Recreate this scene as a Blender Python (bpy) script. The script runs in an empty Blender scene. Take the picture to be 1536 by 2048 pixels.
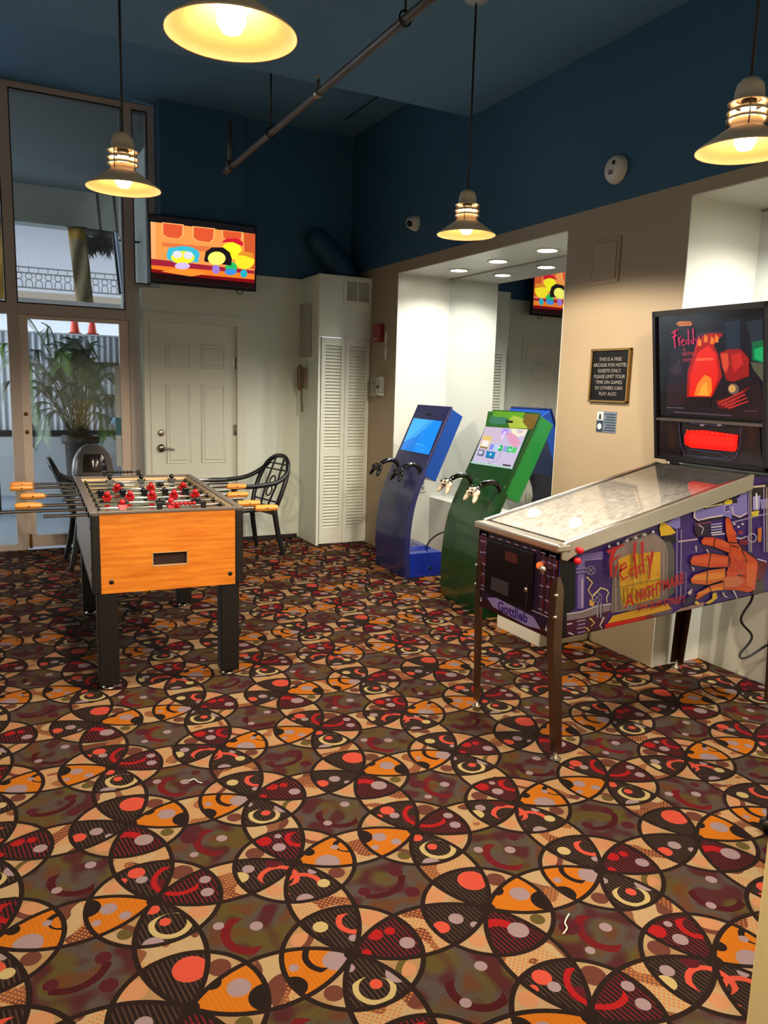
import bpy, bmesh, math, random
from math import sin, cos, pi, radians, sqrt, atan2
from mathutils import Vector, Matrix
random.seed(7)
SC = bpy.context.scene
COL = SC.collection
V = Vector

# ------------------------------------------------------------------ camera
F_PX, PIT, ROL, YAW, CAM_H = 1545.0, 0.160054, -0.028894, 0.475918, 1.5
fw = V((sin(YAW)*cos(PIT), cos(YAW)*cos(PIT), -sin(PIT)))
rt = V((cos(YAW), -sin(YAW), 0.0)); dn = fw.cross(rt)
r2 = rt*cos(ROL)+dn*sin(ROL); d2 = dn*cos(ROL)-rt*sin(ROL)
cam = bpy.data.cameras.new('camera'); camo = bpy.data.objects.new('camera', cam); COL.objects.link(camo)
cam.sensor_fit = 'VERTICAL'; cam.sensor_height = 36.0; cam.lens = 36.0*F_PX/2048.0; cam.clip_start = .05
up = -d2; bk = -fw
camo.matrix_world = Matrix(((r2.x, up.x, bk.x, 0), (r2.y, up.y, bk.y, 0), (r2.z, up.z, bk.z, CAM_H), (0, 0, 0, 1)))
SC.camera = camo
CP = V((0, 0, CAM_H))
def ray(px, py): return r2*((px-768)/F_PX)+d2*((py-1024)/F_PX)+fw
def onx(px, py, X): d = ray(px, py); return CP+d*(X/d.x)
def ony(px, py, Y): d = ray(px, py); return CP+d*(Y/d.y)
def onz(px, py, Z): d = ray(px, py); return CP+d*((Z-CAM_H)/d.z)
def onp(px, py, P0, n): d = ray(px, py); return CP+d*((P0-CP).dot(n)/d.dot(n))

# ------------------------------------------------------------------ materials
def lin(h):
    h = h.lstrip('#'); out = []
    for i in (0, 2, 4):
        c = int(h[i:i+2], 16)/255.0
        out.append(c/12.92 if c <= .04045 else ((c+.055)/1.055)**2.4)
    return (out[0], out[1], out[2], 1.0)
MATS = {}
def mat(name, col='#808080', rough=.5, metal=0.0, emit=None, es=0.0, noise=0.0, nscale=8.0, bump=0.0, bscale=60.0, coat=0.0, spec=.5):
    if name in MATS: return MATS[name]
    m = bpy.data.materials.new(name); m.use_nodes = True
    nt = m.node_tree; p = nt.nodes['Principled BSDF']
    c = lin(col) if isinstance(col, str) else tuple(col)
    p.inputs['Base Color'].default_value = c
    p.inputs['Roughness'].default_value = rough; p.inputs['Metallic'].default_value = metal
    p.inputs['Specular IOR Level'].default_value = spec
    if coat: p.inputs['Coat Weight'].default_value = coat; p.inputs['Coat Roughness'].default_value = .06
    if emit: p.inputs['Emission Color'].default_value = lin(emit); p.inputs['Emission Strength'].default_value = es
    if noise or bump:
        tc = nt.nodes.new('ShaderNodeTexCoord')
    if noise:
        n = nt.nodes.new('ShaderNodeTexNoise'); n.inputs['Scale'].default_value = nscale; n.inputs['Detail'].default_value = 4
        nt.links.new(tc.outputs['Object'], n.inputs['Vector'])
        mx = nt.nodes.new('ShaderNodeMix'); mx.data_type = 'RGBA'
        mx.inputs[6].default_value = tuple(min(1, v*(1-noise)) for v in c[:3])+(1,)
        mx.inputs[7].default_value = tuple(min(1, v*(1+noise)) for v in c[:3])+(1,)
        nt.links.new(n.outputs['Fac'], mx.inputs[0]); nt.links.new(mx.outputs[2], p.inputs['Base Color'])
    if bump:
        n2 = nt.nodes.new('ShaderNodeTexNoise'); n2.inputs['Scale'].default_value = bscale; n2.inputs['Detail'].default_value = 3
        nt.links.new(tc.outputs['Object'], n2.inputs['Vector'])
        b = nt.nodes.new('ShaderNodeBump'); b.inputs['Strength'].default_value = bump; b.inputs['Distance'].default_value = .01
        nt.links.new(n2.outputs['Fac'], b.inputs['Height']); nt.links.new(b.outputs['Normal'], p.inputs['Normal'])
    MATS[name] = m
    return m
def glow(name, col, s=1.0, base='#101010', rough=.25):
    return mat(name, base, rough, emit=col, es=s)
def glass_mat(name, tint=(1, 1, 1, 1), refl=1.0, rough=0.0):
    if name in MATS: return MATS[name]
    m = bpy.data.materials.new(name); m.use_nodes = True; nt = m.node_tree; nt.nodes.clear()
    o = nt.nodes.new('ShaderNodeOutputMaterial'); t = nt.nodes.new('ShaderNodeBsdfTransparent'); g = nt.nodes.new('ShaderNodeBsdfGlossy')
    f = nt.nodes.new('ShaderNodeFresnel'); f.inputs['IOR'].default_value = 1.5; mx = nt.nodes.new('ShaderNodeMixShader')
    mul = nt.nodes.new('ShaderNodeMath'); mul.operation = 'MULTIPLY'; mul.inputs[1].default_value = refl; mul.use_clamp = True
    t.inputs[0].default_value = tint; g.inputs['Roughness'].default_value = rough; g.inputs['Color'].default_value = (.95, .95, .95, 1)
    nt.links.new(f.outputs[0], mul.inputs[0]); nt.links.new(mul.outputs[0], mx.inputs[0])
    nt.links.new(t.outputs[0], mx.inputs[1]); nt.links.new(g.outputs[0], mx.inputs[2]); nt.links.new(mx.outputs[0], o.inputs[0])
    MATS[name] = m
    return m

class NB:
    def __init__(s, name):
        s.m = bpy.data.materials.new(name); s.m.use_nodes = True; s.nt = s.m.node_tree
        s.p = s.nt.nodes['Principled BSDF']; MATS[name] = s.m
    def n(s, t, **kw):
        x = s.nt.nodes.new(t)
        for k, v in kw.items(): setattr(x, k, v)
        return x
    def set(s, sock, v):
        if hasattr(v, 'is_linked') or isinstance(v, bpy.types.NodeSocket): s.nt.links.new(v, sock)
        else: sock.default_value = v
    def math(s, op, a, b=None, c=None):
        x = s.n('ShaderNodeMath', operation=op); s.set(x.inputs[0], a)
        if b is not None: s.set(x.inputs[1], b)
        if c is not None: s.set(x.inputs[2], c)
        return x.outputs[0]
    def vm(s, op, a, b=None, out=0):
        x = s.n('ShaderNodeVectorMath', operation=op); s.set(x.inputs[0], a)
        if b is not None: s.set(x.inputs[1], b)
        return x.outputs[out]
    def dist(s, a, cx, cy): return s.vm('DISTANCE', a, (cx, cy, 0.0), 1)
    def mix(s, f, a, b):
        x = s.n('ShaderNodeMix', data_type='RGBA'); s.set(x.inputs[0], f); s.set(x.inputs[6], a); s.set(x.inputs[7], b)
        return x.outputs[2]
    def noise(s, vec, scale, detail=2.0):
        x = s.n('ShaderNodeTexNoise'); x.inputs['Scale'].default_value = scale; x.inputs['Detail'].default_value = detail
        s.nt.links.new(vec, x.inputs['Vector']); return x.outputs['Fac']
    def lt(s, a, b): return s.math('LESS_THAN', a, b)
    def gt(s, a, b): return s.math('GREATER_THAN', a, b)

def carpet_material():
    b = NB('patterned_carpet'); geo = b.n('ShaderNodeNewGeometry'); P = geo.outputs['Position']
    ax, ay = .435, .4385
    T = b.vm('MULTIPLY', P, (1/(2*ax), 1/(2*ay), 0))
    T = b.vm('ADD', T, (.25-.371/(2*ax), .25-1.672/(2*ay), 0))
    # the woven outline wobbles a little
    T = b.vm('FRACTION', T); T = b.vm('MULTIPLY', T, (2, 2, 0))
    q = b.vm('SUBTRACT', b.vm('FRACTION', T), (.5, .5, 0)); q = b.vm('MULTIPLY', q, (1, 1, 0)); ap = b.vm('ABSOLUTE', q)
    dl1 = b.dist(ap, .5, -.5); dl2 = b.dist(ap, -.5, .5); dc = b.vm('LENGTH', ap, out=1)
    lens = b.math('MAXIMUM', b.lt(dl1, .7071), b.lt(dl2, .7071)); disc = b.lt(dc, .435)
    petal = b.math('MULTIPLY', lens, disc)
    line = b.math('MINIMUM', b.math('MINIMUM', b.math('ABSOLUTE', b.math('SUBTRACT', dl1, .7071)), b.math('ABSOLUTE', b.math('SUBTRACT', dl2, .7071))), b.math('ABSOLUTE', b.math('SUBTRACT', dc, .435)))
    outline = b.math('MAXIMUM', b.lt(line, .0165), b.lt(dc, .055))
    c = dict(line='#261813', dark='#211512', stripe='#4c392e', maroon='#5c1620', red='#b4181c', orange='#d67c16', coral='#dc5844', cream='#bfa27a', lilac='#a8939a', pale='#cdbb80', brown='#704034', grey='#5f554f', olive='#665a2c', wine='#561a26', check='#cf8444', salmon='#cf946a')
    lin_ = lin
    def lin2(h): q = lin_(h); return (q[0]*.54, q[1]*.51, q[2]*.49, 1)
    c = {k: lin2(v) for k, v in c.items()}
    n1 = b.noise(P, 8.0, 0.0); n2 = b.noise(P, 13.0, 0.0); n3 = b.noise(P, 5.0, 1.0)
    sx = b.n('ShaderNodeSeparateXYZ'); b.nt.links.new(P, sx.inputs[0]); X, Y = sx.outputs[0], sx.outputs[1]
    def sm(v, e0, k):
        x = b.math('MULTIPLY', b.math('SUBTRACT', v, e0), k); x.node.use_clamp = True; return x
    def ring(v, cx, cy, r, w): return b.lt(b.math('ABSOLUTE', b.math('SUBTRACT', b.dist(v, cx, cy), r)), w)
    # cream ground between the petals with salmon, brown and olive figures
    cream = b.mix(sm(n1, .5, 9.0), c['cream'], lin2('#b08e62'))
    for (cx, cy, r, k) in ((.73, .73, .07, 'brown'), (.27, .27, .06, 'salmon'), (.74, .27, .05, 'olive'), (.24, .76, .08, 'salmon'), (1.74, .74, .08, 'salmon'), (1.27, .26, .06, 'brown'), (1.74, .25, .06, 'salmon'), (1.26, .74, .07, 'salmon'), (.73, 1.73, .08, 'brown'), (.26, 1.75, .06, 'salmon'), (.74, 1.27, .07, 'salmon'), (.27, 1.25, .05, 'olive'), (1.73, 1.27, .06, 'brown'), (1.27, 1.73, .07, 'brown'), (1.75, 1.75, .07, 'salmon'), (1.26, 1.27, .06, 'salmon')):
        cream = b.mix(b.lt(b.dist(T, cx, cy), r), cream, c[k])
    for (cx, cy, r, w, k) in ((.84, .84, .2, .022, 'brown'), (1.16, .84, .19, .02, 'brown'), (.16, 1.16, .2, .02, 'brown'), (1.84, 1.84, .2, .022, 'brown'), (1.84, .16, .18, .02, 'olive')):
        cream = b.mix(ring(T, cx, cy, r, w), cream, c[k])
    ck = b.math('MULTIPLY', b.gt(b.math('FRACT', b.math('MULTIPLY', b.math('ADD', X, Y), 62.0)), .5), b.gt(b.math('FRACT', b.math('MULTIPLY', b.math('SUBTRACT', X, Y), 62.0)), .4))
    strip = b.mix(b.math('MULTIPLY', ck, b.gt(n3, .45)), b.mix(b.gt(n2, .55), lin2('#c4aa80'), b.mix(b.gt(n1, .5), c['brown'], lin2('#8a5a40'))), c['check'])
    # grey cells: grey, olive, rust and wine worked softly into each other in a fine weave
    weave = b.math('MULTIPLY', b.gt(b.math('FRACT', b.math('MULTIPLY', X, 170.0)), .45), b.gt(b.math('FRACT', b.math('MULTIPLY', Y, 150.0)), .4))
    cell = b.mix(sm(n1, .47, 7.0), c['grey'], c['olive'])
    cell = b.mix(b.math('MULTIPLY', sm(n2, .50, 7.0), .9), cell, c['wine']); cell = b.mix(b.math('MULTIPLY', sm(b.math('MULTIPLY', n2, -1.0), -.42, 7.0), .8), cell, lin2('#74431e'))
    cell = b.mix(b.math('MULTIPLY', weave, .6), cell, lin2('#241a17'))
    Tc = b.vm('FRACTION', b.vm('ADD', b.vm('MULTIPLY', T, (.5, .5, 0)), (.25, .25, 0)))
    Tc = b.vm('MULTIPLY', Tc, (2, 2, 0))            # the four cells now have their centres at .5 / 1.5
    for (cx, cy, r, w, ex, ey, er, k) in ((.56, .46, .17, .028, .46, .36, .2, 'wine'), (1.58, .5, .17, .03, 1.44, .5, .2, 'red'), (.44, 1.62, .21, .026, .5, 1.42, .2, 'wine'), (1.50, 1.44, .17, .03, 1.36, 1.42, .2, 'red')):
        cell = b.mix(b.math('MULTIPLY', ring(Tc, cx, cy, r, w), b.lt(b.dist(Tc, ex, ey), er)), cell, lin2('#4a1018') if k == 'wine' else lin2('#74141c'))
    for (cx, cy, r, k) in ((.42, .38, .035, 'lilac'), (.66, .58, .04, 'lilac'), (1.36, .40, .032, 'lilac'), (1.6, .52, .042, 'lilac'), (1.38, .62, .07, 'wine'), (.62, 1.36, .055, 'wine'), (.32, 1.5, .045, 'wine'), (1.32, 1.58, .036, 'lilac'), (1.54, 1.48, .042, 'lilac'), (1.66, 1.6, .04, 'wine'), (.62, 1.6, .05, 'wine')):
        cell = b.mix(b.lt(b.dist(Tc, cx, cy), r), cell, c[k])
    # petals
    st = b.gt(b.math('FRACT', b.math('MULTIPLY', b.math('ADD', X, b.math('MULTIPLY', Y, .12)), 78.0)), .62)
    pet = b.mix(st, c['dark'], c['stripe'])
    sa = b.n('ShaderNodeSeparateXYZ'); b.nt.links.new(ap, sa.inputs[0]); horiz = b.math('GREATER_THAN', sa.outputs[0], sa.outputs[1]); vert = b.math('SUBTRACT', 1.0, horiz)
    for cx, cy in ((.5, .2), (1.8, .5), (.8, 1.5), (1.5, 1.8)):
        pet = b.mix(b.math('MULTIPLY', b.lt(b.dist(T, cx, cy), .27), horiz if cy in (.5, 1.5) else vert), pet, b.mix(st, c['dark'], lin2('#741c28')))
    for cx, cy in ((.8, .5), (1.2, .5), (.2, 1.5), (1.8, 1.5)):
        pet = b.mix(b.math('MULTIPLY', b.lt(b.dist(T, cx, cy), .27), horiz), pet, b.mix(b.math('MULTIPLY', st, .35), c['orange'], lin2('#b06a18')))
    D = 'dark'
    feats = [('d', .57, .79, .105, 'coral'), ('d', .91, .40, .10, D), ('d', .66, .63, .055, D), ('d', .79, .53, .07, 'lilac'), ('r', .42, .25, .12, .035, 'red'), ('d', .56, .24, .07, 'lilac'), ('d', .12, .47, .055, 'coral'), ('d', .25, .5, .05, 'lilac'), ('d', .33, .40, .03, 'lilac'),
        ('d', 1.41, .80, .05, 'pale'), ('r', 1.63, .76, .10, .02, 'coral'), ('d', 1.56, .62, .03, 'lilac'), ('d', 1.70, .59, .05, 'red'), ('d', 1.58, .47, .03, 'red'), ('d', 1.85, .44, .05, 'lilac'), ('d', 1.80, .58, .035, 'red'), ('r', 1.50, .20, .11, .018, 'pale'), ('d', 1.52, .22, .038, 'coral'), ('d', 1.67, .24, .07, 'lilac'), ('d', 1.43, .40, .035, 'lilac'), ('d', 1.38, .49, .08, 'lilac'), ('r', 1.35, .56, .13, .02, D), ('d', 1.13, .54, .03, 'lilac'), ('d', 1.08, .40, .08, D),
        ('d', .44, 1.85, .06, 'coral'), ('d', .34, 1.8, .03, 'coral'), ('d', .46, 1.76, .04, 'lilac'), ('d', .55, 1.66, .06, 'maroon'), ('r', .70, 1.67, .17, .02, 'red'), ('d', .84, 1.44, .045, 'lilac'), ('d', .86, 1.58, .04, 'lilac'), ('r', .55, 1.23, .12, .02, 'pale'), ('d', .52, 1.26, .038, 'coral'), ('d', .47, 1.41, .045, 'coral'), ('d', .41, 1.08, .07, 'lilac'), ('d', .08, 1.6, .09, D), ('d', .21, 1.54, .055, 'lilac'), ('d', .30, 1.43, .04, 'lilac'), ('d', .12, 1.43, .03, 'lilac'),
        ('d', 1.38, 1.85, .06, 'red'), ('r', 1.65, 1.78, .10, .022, 'red'), ('d', 1.46, 1.73, .05, 'lilac'), ('d', 1.5, 1.87, .028, 'lilac'), ('d', 1.72, 1.41, .09, 'lilac'), ('r', 1.92, 1.54, .08, .02, D), ('d', 1.64, 1.58, .045, D), ('d', 1.84, 1.56, .03, 'lilac'), ('r', 1.45, 1.23, .13, .02, 'coral'), ('d', 1.60, 1.2, .045, 'pale'), ('d', 1.42, 1.09, .06, 'lilac'), ('d', 1.58, 1.36, .035, 'lilac'), ('r', 1.33, 1.38, .13, .02, 'coral'), ('d', 1.09, 1.5, .06, 'pale'), ('d', 1.17, 1.57, .045, 'lilac'), ('d', 1.36, 1.57, .06, 'maroon')]
    for f in feats:
        if f[0] == 'd': pet = b.mix(b.lt(b.dist(T, f[1], f[2]), f[3]), pet, c[f[4]])
        else:
            k = ring(T, f[1], f[2], f[3], f[4]); jx, jy = int(f[1])+.5, int(f[2])+.5; L_ = sqrt((f[1]-jx)**2+(f[2]-jy)**2) or 1; o_ = f[3]*.75
            sg = -1 if f[5] in ('coral', 'red') else 1
            ox, oy = f[1]+sg*(f[1]-jx)/L_*o_-.03, f[2]+sg*(f[2]-jy)/L_*o_+.02
            pet = b.mix(b.math('MULTIPLY', k, b.lt(b.dist(T, ox, oy), f[3]*1.42)), pet, c[f[5]])
    tri = cream
    col = b.mix(lens, cell, strip); col = b.mix(disc, col, tri); col = b.mix(petal, col, pet)
    col = b.mix(outline, col, c['line'])
    fine = b.noise(P, 420.0, 1.0)
    col = b.mix(b.math('MULTIPLY', fine, .45), col, b.mix(.5, col, lin2('#1c120f')))
    b.nt.links.new(col, b.p.inputs['Base Color']); b.p.inputs['Roughness'].default_value = .95; b.p.inputs['Specular IOR Level'].default_value = .12
    bp = b.n('ShaderNodeBump'); bp.inputs['Strength'].default_value = .35; bp.inputs['Distance'].default_value = .004
    b.nt.links.new(fine, bp.inputs['Height']); b.nt.links.new(bp.outputs[0], b.p.inputs['Normal'])
    return b.m

def wood_material(name, c0, c1, axis='x'):
    b = NB(name); tc = b.n('ShaderNodeTexCoord'); P = tc.outputs['Object']
    sc = {'x': (2.0, 20.0, 26.0), 'y': (20, 2, 20), 'z': (20, 20, 2)}[axis]
    v = b.vm('MULTIPLY', P, sc); n = b.noise(v, 2.2, 6.0); n2 = b.noise(b.vm('MULTIPLY', P, tuple(q*4 for q in sc)), 1.5, 3.0)
    f = b.math('ADD', b.math('MULTIPLY', n, .7), b.math('MULTIPLY', n2, .3))
    r = b.n('ShaderNodeMapRange'); r.inputs[1].default_value = .35; r.inputs[2].default_value = .65; b.nt.links.new(f, r.inputs[0])
    b.nt.links.new(b.mix(r.outputs[0], lin(c0), lin(c1)), b.p.inputs['Base Color']); b.p.inputs['Roughness'].default_value = .42
    return b.m

# ------------------------------------------------------------------ mesh builder
ROOTM = {}
class MB:
    def __init__(s): s.v = []; s.f = []; s.mi = []; s.sm = []
    def add(s, vs, fs, mi=0, smooth=False):
        o = len(s.v); s.v += [V(p) for p in vs]
        for f in fs: s.f.append([i+o for i in f]); s.mi.append(mi); s.sm.append(smooth)
        return s
    def box(s, x0, x1, y0, y1, z0, z1, mi=0):
        vs = [(x, y, z) for z in (z0, z1) for y in (y0, y1) for x in (x0, x1)]
        return s.add(vs, [(0, 2, 3, 1), (4, 5, 7, 6), (0, 1, 5, 4), (2, 6, 7, 3), (0, 4, 6, 2), (1, 3, 7, 5)], mi)
    def rbox(s, x0, x1, y0, y1, z0, z1, r=.01, mi=0, seg=2):
        bm = bmesh.new()
        vs = [bm.verts.new((x, y, z)) for z in (z0, z1) for y in (y0, y1) for x in (x0, x1)]
        for f in [(0, 2, 3, 1), (4, 5, 7, 6), (0, 1, 5, 4), (2, 6, 7, 3), (0, 4, 6, 2), (1, 3, 7, 5)]: bm.faces.new([vs[i] for i in f])
        bmesh.ops.bevel(bm, geom=list(bm.edges), offset=r, segments=seg, profile=.5, affect='EDGES')
        return s.frombm(bm, mi)
    def frombm(s, bm, mi=0, smooth=False, M=None):
        bm.verts.index_update(); o = len(s.v)
        s.v += [(M @ v.co if M else v.co.copy()) for v in bm.verts]
        for f in bm.faces: s.f.append([v.index+o for v in f.verts]); s.mi.append(mi); s.sm.append(smooth)
        bm.free(); return s
    def hexa(s, p, mi=0):
        return s.add(p, [(0, 3, 2, 1), (4, 5, 6, 7), (0, 1, 5, 4), (1, 2, 6, 5), (2, 3, 7, 6), (3, 0, 4, 7)], mi)
    def prism(s, pts, off, mi=0, smooth=False):
        n = len(pts); off = V(off); a = [V(p) for p in pts]; bq = [p+off for p in a]
        fs = [list(range(n))[::-1], list(range(n, 2*n))]+[(i, (i+1) % n, n+(i+1) % n, n+i) for i in range(n)]
        return s.add(a+bq, fs, mi, smooth)
    def poly(s, pts, mi=0): return s.add(pts, [list(range(len(pts)))], mi)
    @staticmethod
    def frame(d):
        d = V(d).normalized(); u = V((0, 0, 1)) if abs(d.z) < .9 else V((1, 0, 0))
        a = d.cross(u).normalized(); return a, a.cross(d).normalized()
    def cyl(s, p0, p1, r0, r1=None, seg=20, mi=0, caps=True):
        r1 = r0 if r1 is None else r1; p0, p1 = V(p0), V(p1); a, c = s.frame(p1-p0)
        vs = [p0+(a*cos(t)+c*sin(t))*r0 for t in [2*pi*i/seg for i in range(seg)]]+[p1+(a*cos(t)+c*sin(t))*r1 for t in [2*pi*i/seg for i in range(seg)]]
        s.add(vs, [(i, (i+1) % seg, seg+(i+1) % seg, seg+i) for i in range(seg)], mi, True)
        if caps: s.add(vs, [list(range(seg))[::-1], list(range(seg, 2*seg))], mi)
        return s
    def tube(s, pts, r, seg=10, mi=0, close=False):
        pts = [V(p) for p in pts]; n = len(pts); rs = r if isinstance(r, (list, tuple)) else [r]*n; vs = []; a0 = None
        for i, p in enumerate(pts):
            t = (pts[(i+1) % n]-pts[i-1]) if close else (pts[min(i+1, n-1)]-pts[max(i-1, 0)])
            t.normalize()
            if a0 is None: a0, _ = s.frame(t)
            a0 = (a0-t*a0.dot(t)).normalized(); c = t.cross(a0)
            vs += [p+(a0*cos(2*pi*k/seg)+c*sin(2*pi*k/seg))*rs[i] for k in range(seg)]
        fs = [(i*seg+k, i*seg+(k+1) % seg, ((i+1) % n)*seg+(k+1) % seg, ((i+1) % n)*seg+k) for i in range(n if close else n-1) for k in range(seg)]
        s.add(vs, fs, mi, True)
        if not close: s.add(vs, [list(range(seg))[::-1], list(range((n-1)*seg, n*seg))], mi)
        return s
    def lathe(s, prof, c=(0, 0, 0), seg=32, mi=0, axis=(0, 0, 1), smooth=True):
        c = V(c); ax = V(axis).normalized(); a, b = s.frame(ax); vs = []
        for r, h in prof: vs += [c+ax*h+(a*cos(2*pi*k/seg)+b*sin(2*pi*k/seg))*r for k in range(seg)]
        fs = [(i*seg+k, i*seg+(k+1) % seg, (i+1)*seg+(k+1) % seg, (i+1)*seg+k) for i in range(len(prof)-1) for k in range(seg)]
        return s.add(vs, fs, mi, smooth)
    def ball(s, c, r, mi=0, seg=16, rings=10, M=None):
        r = (r, r, r) if not isinstance(r, (tuple, list)) else r; c = V(c); vs = []
        for i in range(rings+1):
            t = pi*i/rings
            for k in range(seg):
                p = V((r[0]*sin(t)*cos(2*pi*k/seg), r[1]*sin(t)*sin(2*pi*k/seg), r[2]*cos(t))); vs.append(c+(M @ p if M else p))
        fs = [(i*seg+k, (i+1)*seg+k, (i+1)*seg+(k+1) % seg, i*seg+(k+1) % seg) for i in range(rings) for k in range(seg)]
        return s.add(vs, fs, mi, True)
    def build(s, name, mats, parent=None, world=True, bevel=0.0, bseg=2):
        me = bpy.data.meshes.new(name); root = parent
        while root is not None and root.parent is not None: root = root.parent
        M = ROOTM.get(root.name) if (root is not None and world) else None
        vs = [M @ p for p in s.v] if M else s.v
        me.from_pydata([tuple(p) for p in vs], [], s.f)
        for m in (mats if isinstance(mats, (list, tuple)) else [mats]): me.materials.append(m)
        for p, mi, sm in zip(me.polygons, s.mi, s.sm): p.material_index = mi; p.use_smooth = sm
        bm = bmesh.new(); bm.from_mesh(me); bmesh.ops.remove_doubles(bm, verts=bm.verts, dist=1e-6); bmesh.ops.recalc_face_normals(bm, faces=bm.faces); bm.to_mesh(me); bm.free()
        o = bpy.data.objects.new(name, me); COL.objects.link(o)
        if parent is not None: o.parent = parent
        if bevel:
            b = o.modifiers.new('bevel', 'BEVEL'); b.width = bevel; b.segments = bseg; b.limit_method = 'ANGLE'; b.angle_limit = radians(40)
        return o
def thing(name, label, cat, loc=(0, 0, 0), rz=0.0, group=None):
    o = bpy.data.objects.new(name, None); COL.objects.link(o); o.empty_display_size = .1
    o.location = loc; o.rotation_euler = (0, 0, rz); o['label'] = label; o['category'] = cat
    if group: o['group'] = group
    ROOTM[o.name] = (Matrix.Translation(V(loc)) @ Matrix.Rotation(rz, 4, 'Z')).inverted()
    return o
def tag(o, label, cat, group=None, kind=None):
    o['label'] = label; o['category'] = cat
    if group: o['group'] = group
    if kind: o['kind'] = kind
    return o
def struct(o, label=None, cat=None):
    o['kind'] = 'structure'
    if label: o['label'] = label; o['category'] = cat
    return o
def sthing(name, label, cat, loc=(0, 0, 0)):
    return struct(thing(name, label, cat, loc))
def kids(o): return [c for c in bpy.data.objects if c.parent == o]
def copy_tree(o, parent=None):
    c = o.copy(); COL.objects.link(c)
    if parent is not None: c.parent = parent
    for k in kids(o): copy_tree(k, c)
    return c
def smooth_path(pts, n=6):
    pts = [V(p) for p in pts]; out = []
    for i in range(len(pts)-1):
        p0, p1, p2, p3 = pts[max(i-1, 0)], pts[i], pts[i+1], pts[min(i+2, len(pts)-1)]
        for k in range(n):
            t = k/n; out.append(.5*((2*p1)+(p2-p0)*t+(2*p0-5*p1+4*p2-p3)*t*t+(3*p1-p0-3*p2+p3)*t**3))
    return out+[pts[-1]]
def text_mb(mb, body, origin, u, v, size, mi=0, align='LEFT', shear=0.0, width=None, extrude=0.0, bold=0.0):
    """lettering laid flat at origin, running along u with v upwards"""
    cu = bpy.data.curves.new('lettering', 'FONT'); cu.body = body; cu.size = 1.0; cu.align_x = align; cu.shear = shear; cu.extrude = extrude; cu.offset = bold; cu.resolution_u = 3
    ob = bpy.data.objects.new('lettering', cu); me = bpy.data.meshes.new_from_object(ob)
    u = V(u).normalized(); v = V(v).normalized(); w = u.cross(v); o = V(origin)
    xs = [p.co.x for p in me.vertices]; sx = size
    if width and xs: sx = width/(max(xs)-min(xs))
    mb.add([o+u*(p.co.x*sx)+v*(p.co.y*size)+w*p.co.z for p in me.vertices], [list(p.vertices) for p in me.polygons], mi)
    bpy.data.objects.remove(ob); bpy.data.curves.remove(cu); bpy.data.meshes.remove(me)
def stroke_pts(pts, w0, w1=None):
    """flat tapering brush stroke in 2D -> polygon"""
    w1 = w0 if w1 is None else w1; n = len(pts); L = []; R = []
    for i, (x, y) in enumerate(pts):
        ax, ay = pts[max(i-1, 0)]; bx, by = pts[min(i+1, n-1)]; dx, dy = bx-ax, by-ay; l = sqrt(dx*dx+dy*dy) or 1
        w = w0+(w1-w0)*i/max(1, n-1); L.append((x-dy/l*w, y+dx/l*w)); R.append((x+dy/l*w, y-dx/l*w))
    return L, R
def circ(cx, cy, rx, ry=None, n=20, a0=0.0, a1=2*pi):
    ry = rx if ry is None else ry
    return [(cx+rx*cos(a0+(a1-a0)*i/n), cy+ry*sin(a0+(a1-a0)*i/n)) for i in range(n if abs(a1-a0-2*pi) < 1e-6 else n+1)]

# ------------------------------------------------------------------ paints
WHITE = mat('white_wall_paint', '#dfe6da', .6, noise=.03, nscale=3)
BLUE = mat('blue_wall_paint', '#2a5878', .7, noise=.05, nscale=3, bump=.1, bscale=120)
CEIL = mat('blue_ceiling_paint', '#5a88ac', .8, noise=.08, nscale=30, bump=.5, bscale=160)
LINER = mat('white_laminate', '#e2e4da', .3)
TRIMW = mat('white_gloss_trim', '#dde0d4', .4)
BLACK = mat('black_plastic', '#0b0b0d', .4)
DARKM = mat('dark_metal', '#1c1c1e', .45, metal=.6)
CHROME = mat('brushed_chrome', '#b8b0a4', .28, metal=1.0, noise=.08, nscale=20)
STEEL = mat('steel_rod', '#c4c4c4', .2, metal=1.0)
ALU = mat('anodised_aluminium', '#bcb0a8', .5)
ALUD = mat('glazing_gasket', '#15120f', .6)
BRASS = mat('aged_brass', '#8a6a3a', .35, metal=1.0)
NICKEL = mat('satin_nickel', '#a59c90', .3, metal=1.0)
CARPET = carpet_material()
RX, FY, GY = 3.24, 7.15, 7.36          # right wall, far wall, glazing plane
ZN, ZF = 3.46, 3.84                    # near (lower) ceiling, far ceiling
LX, BY = -2.7, -1.7
EDGE = 5.095

# ------------------------------------------------------------------ room shell
m = MB(); m.box(LX, 3.95, BY, GY-.03, -.06, 0); struct(m.build('floor', CARPET))
m = MB(); m.box(LX, 3.95, BY, EDGE, ZN, ZN+.5); m.box(LX, 3.95, EDGE, GY+.15, ZF, ZF+.12); struct(m.build('ceiling', CEIL))
c0, c1 = (3.24, 188), (3.24, 242)
m = MB()      # far wall, door opening left free
D0, D1, DH = 1.338, 2.096, 2.015
PZ = 2.49
m.box(1.25, D0, FY, FY+.14, 0, 2.30); m.box(D0, D1, FY, FY+.14, DH, 2.30); m.box(D1, 2.80, FY, FY+.14, 0, 2.30)
m.box(1.41, 2.80, FY, FY+.14, 2.30, PZ); m.box(2.13, 2.721, FY-.012, FY, .0, 1.74)
m.box(1.41, 3.3, FY, FY+.14, PZ, ZF, 1); m.box(1.41, 2.141, FY-.07, FY, PZ, ZF, 1)
struct(m.build('wall_far', [WHITE, BLUE]))
m = MB(); m.box(2.13, 2.70, FY-.03, FY-.012, 0, .035); struct(m.build('baseboard_far', mat('dark_base', '#2a211d', .7)))
PR = 2.572
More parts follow.
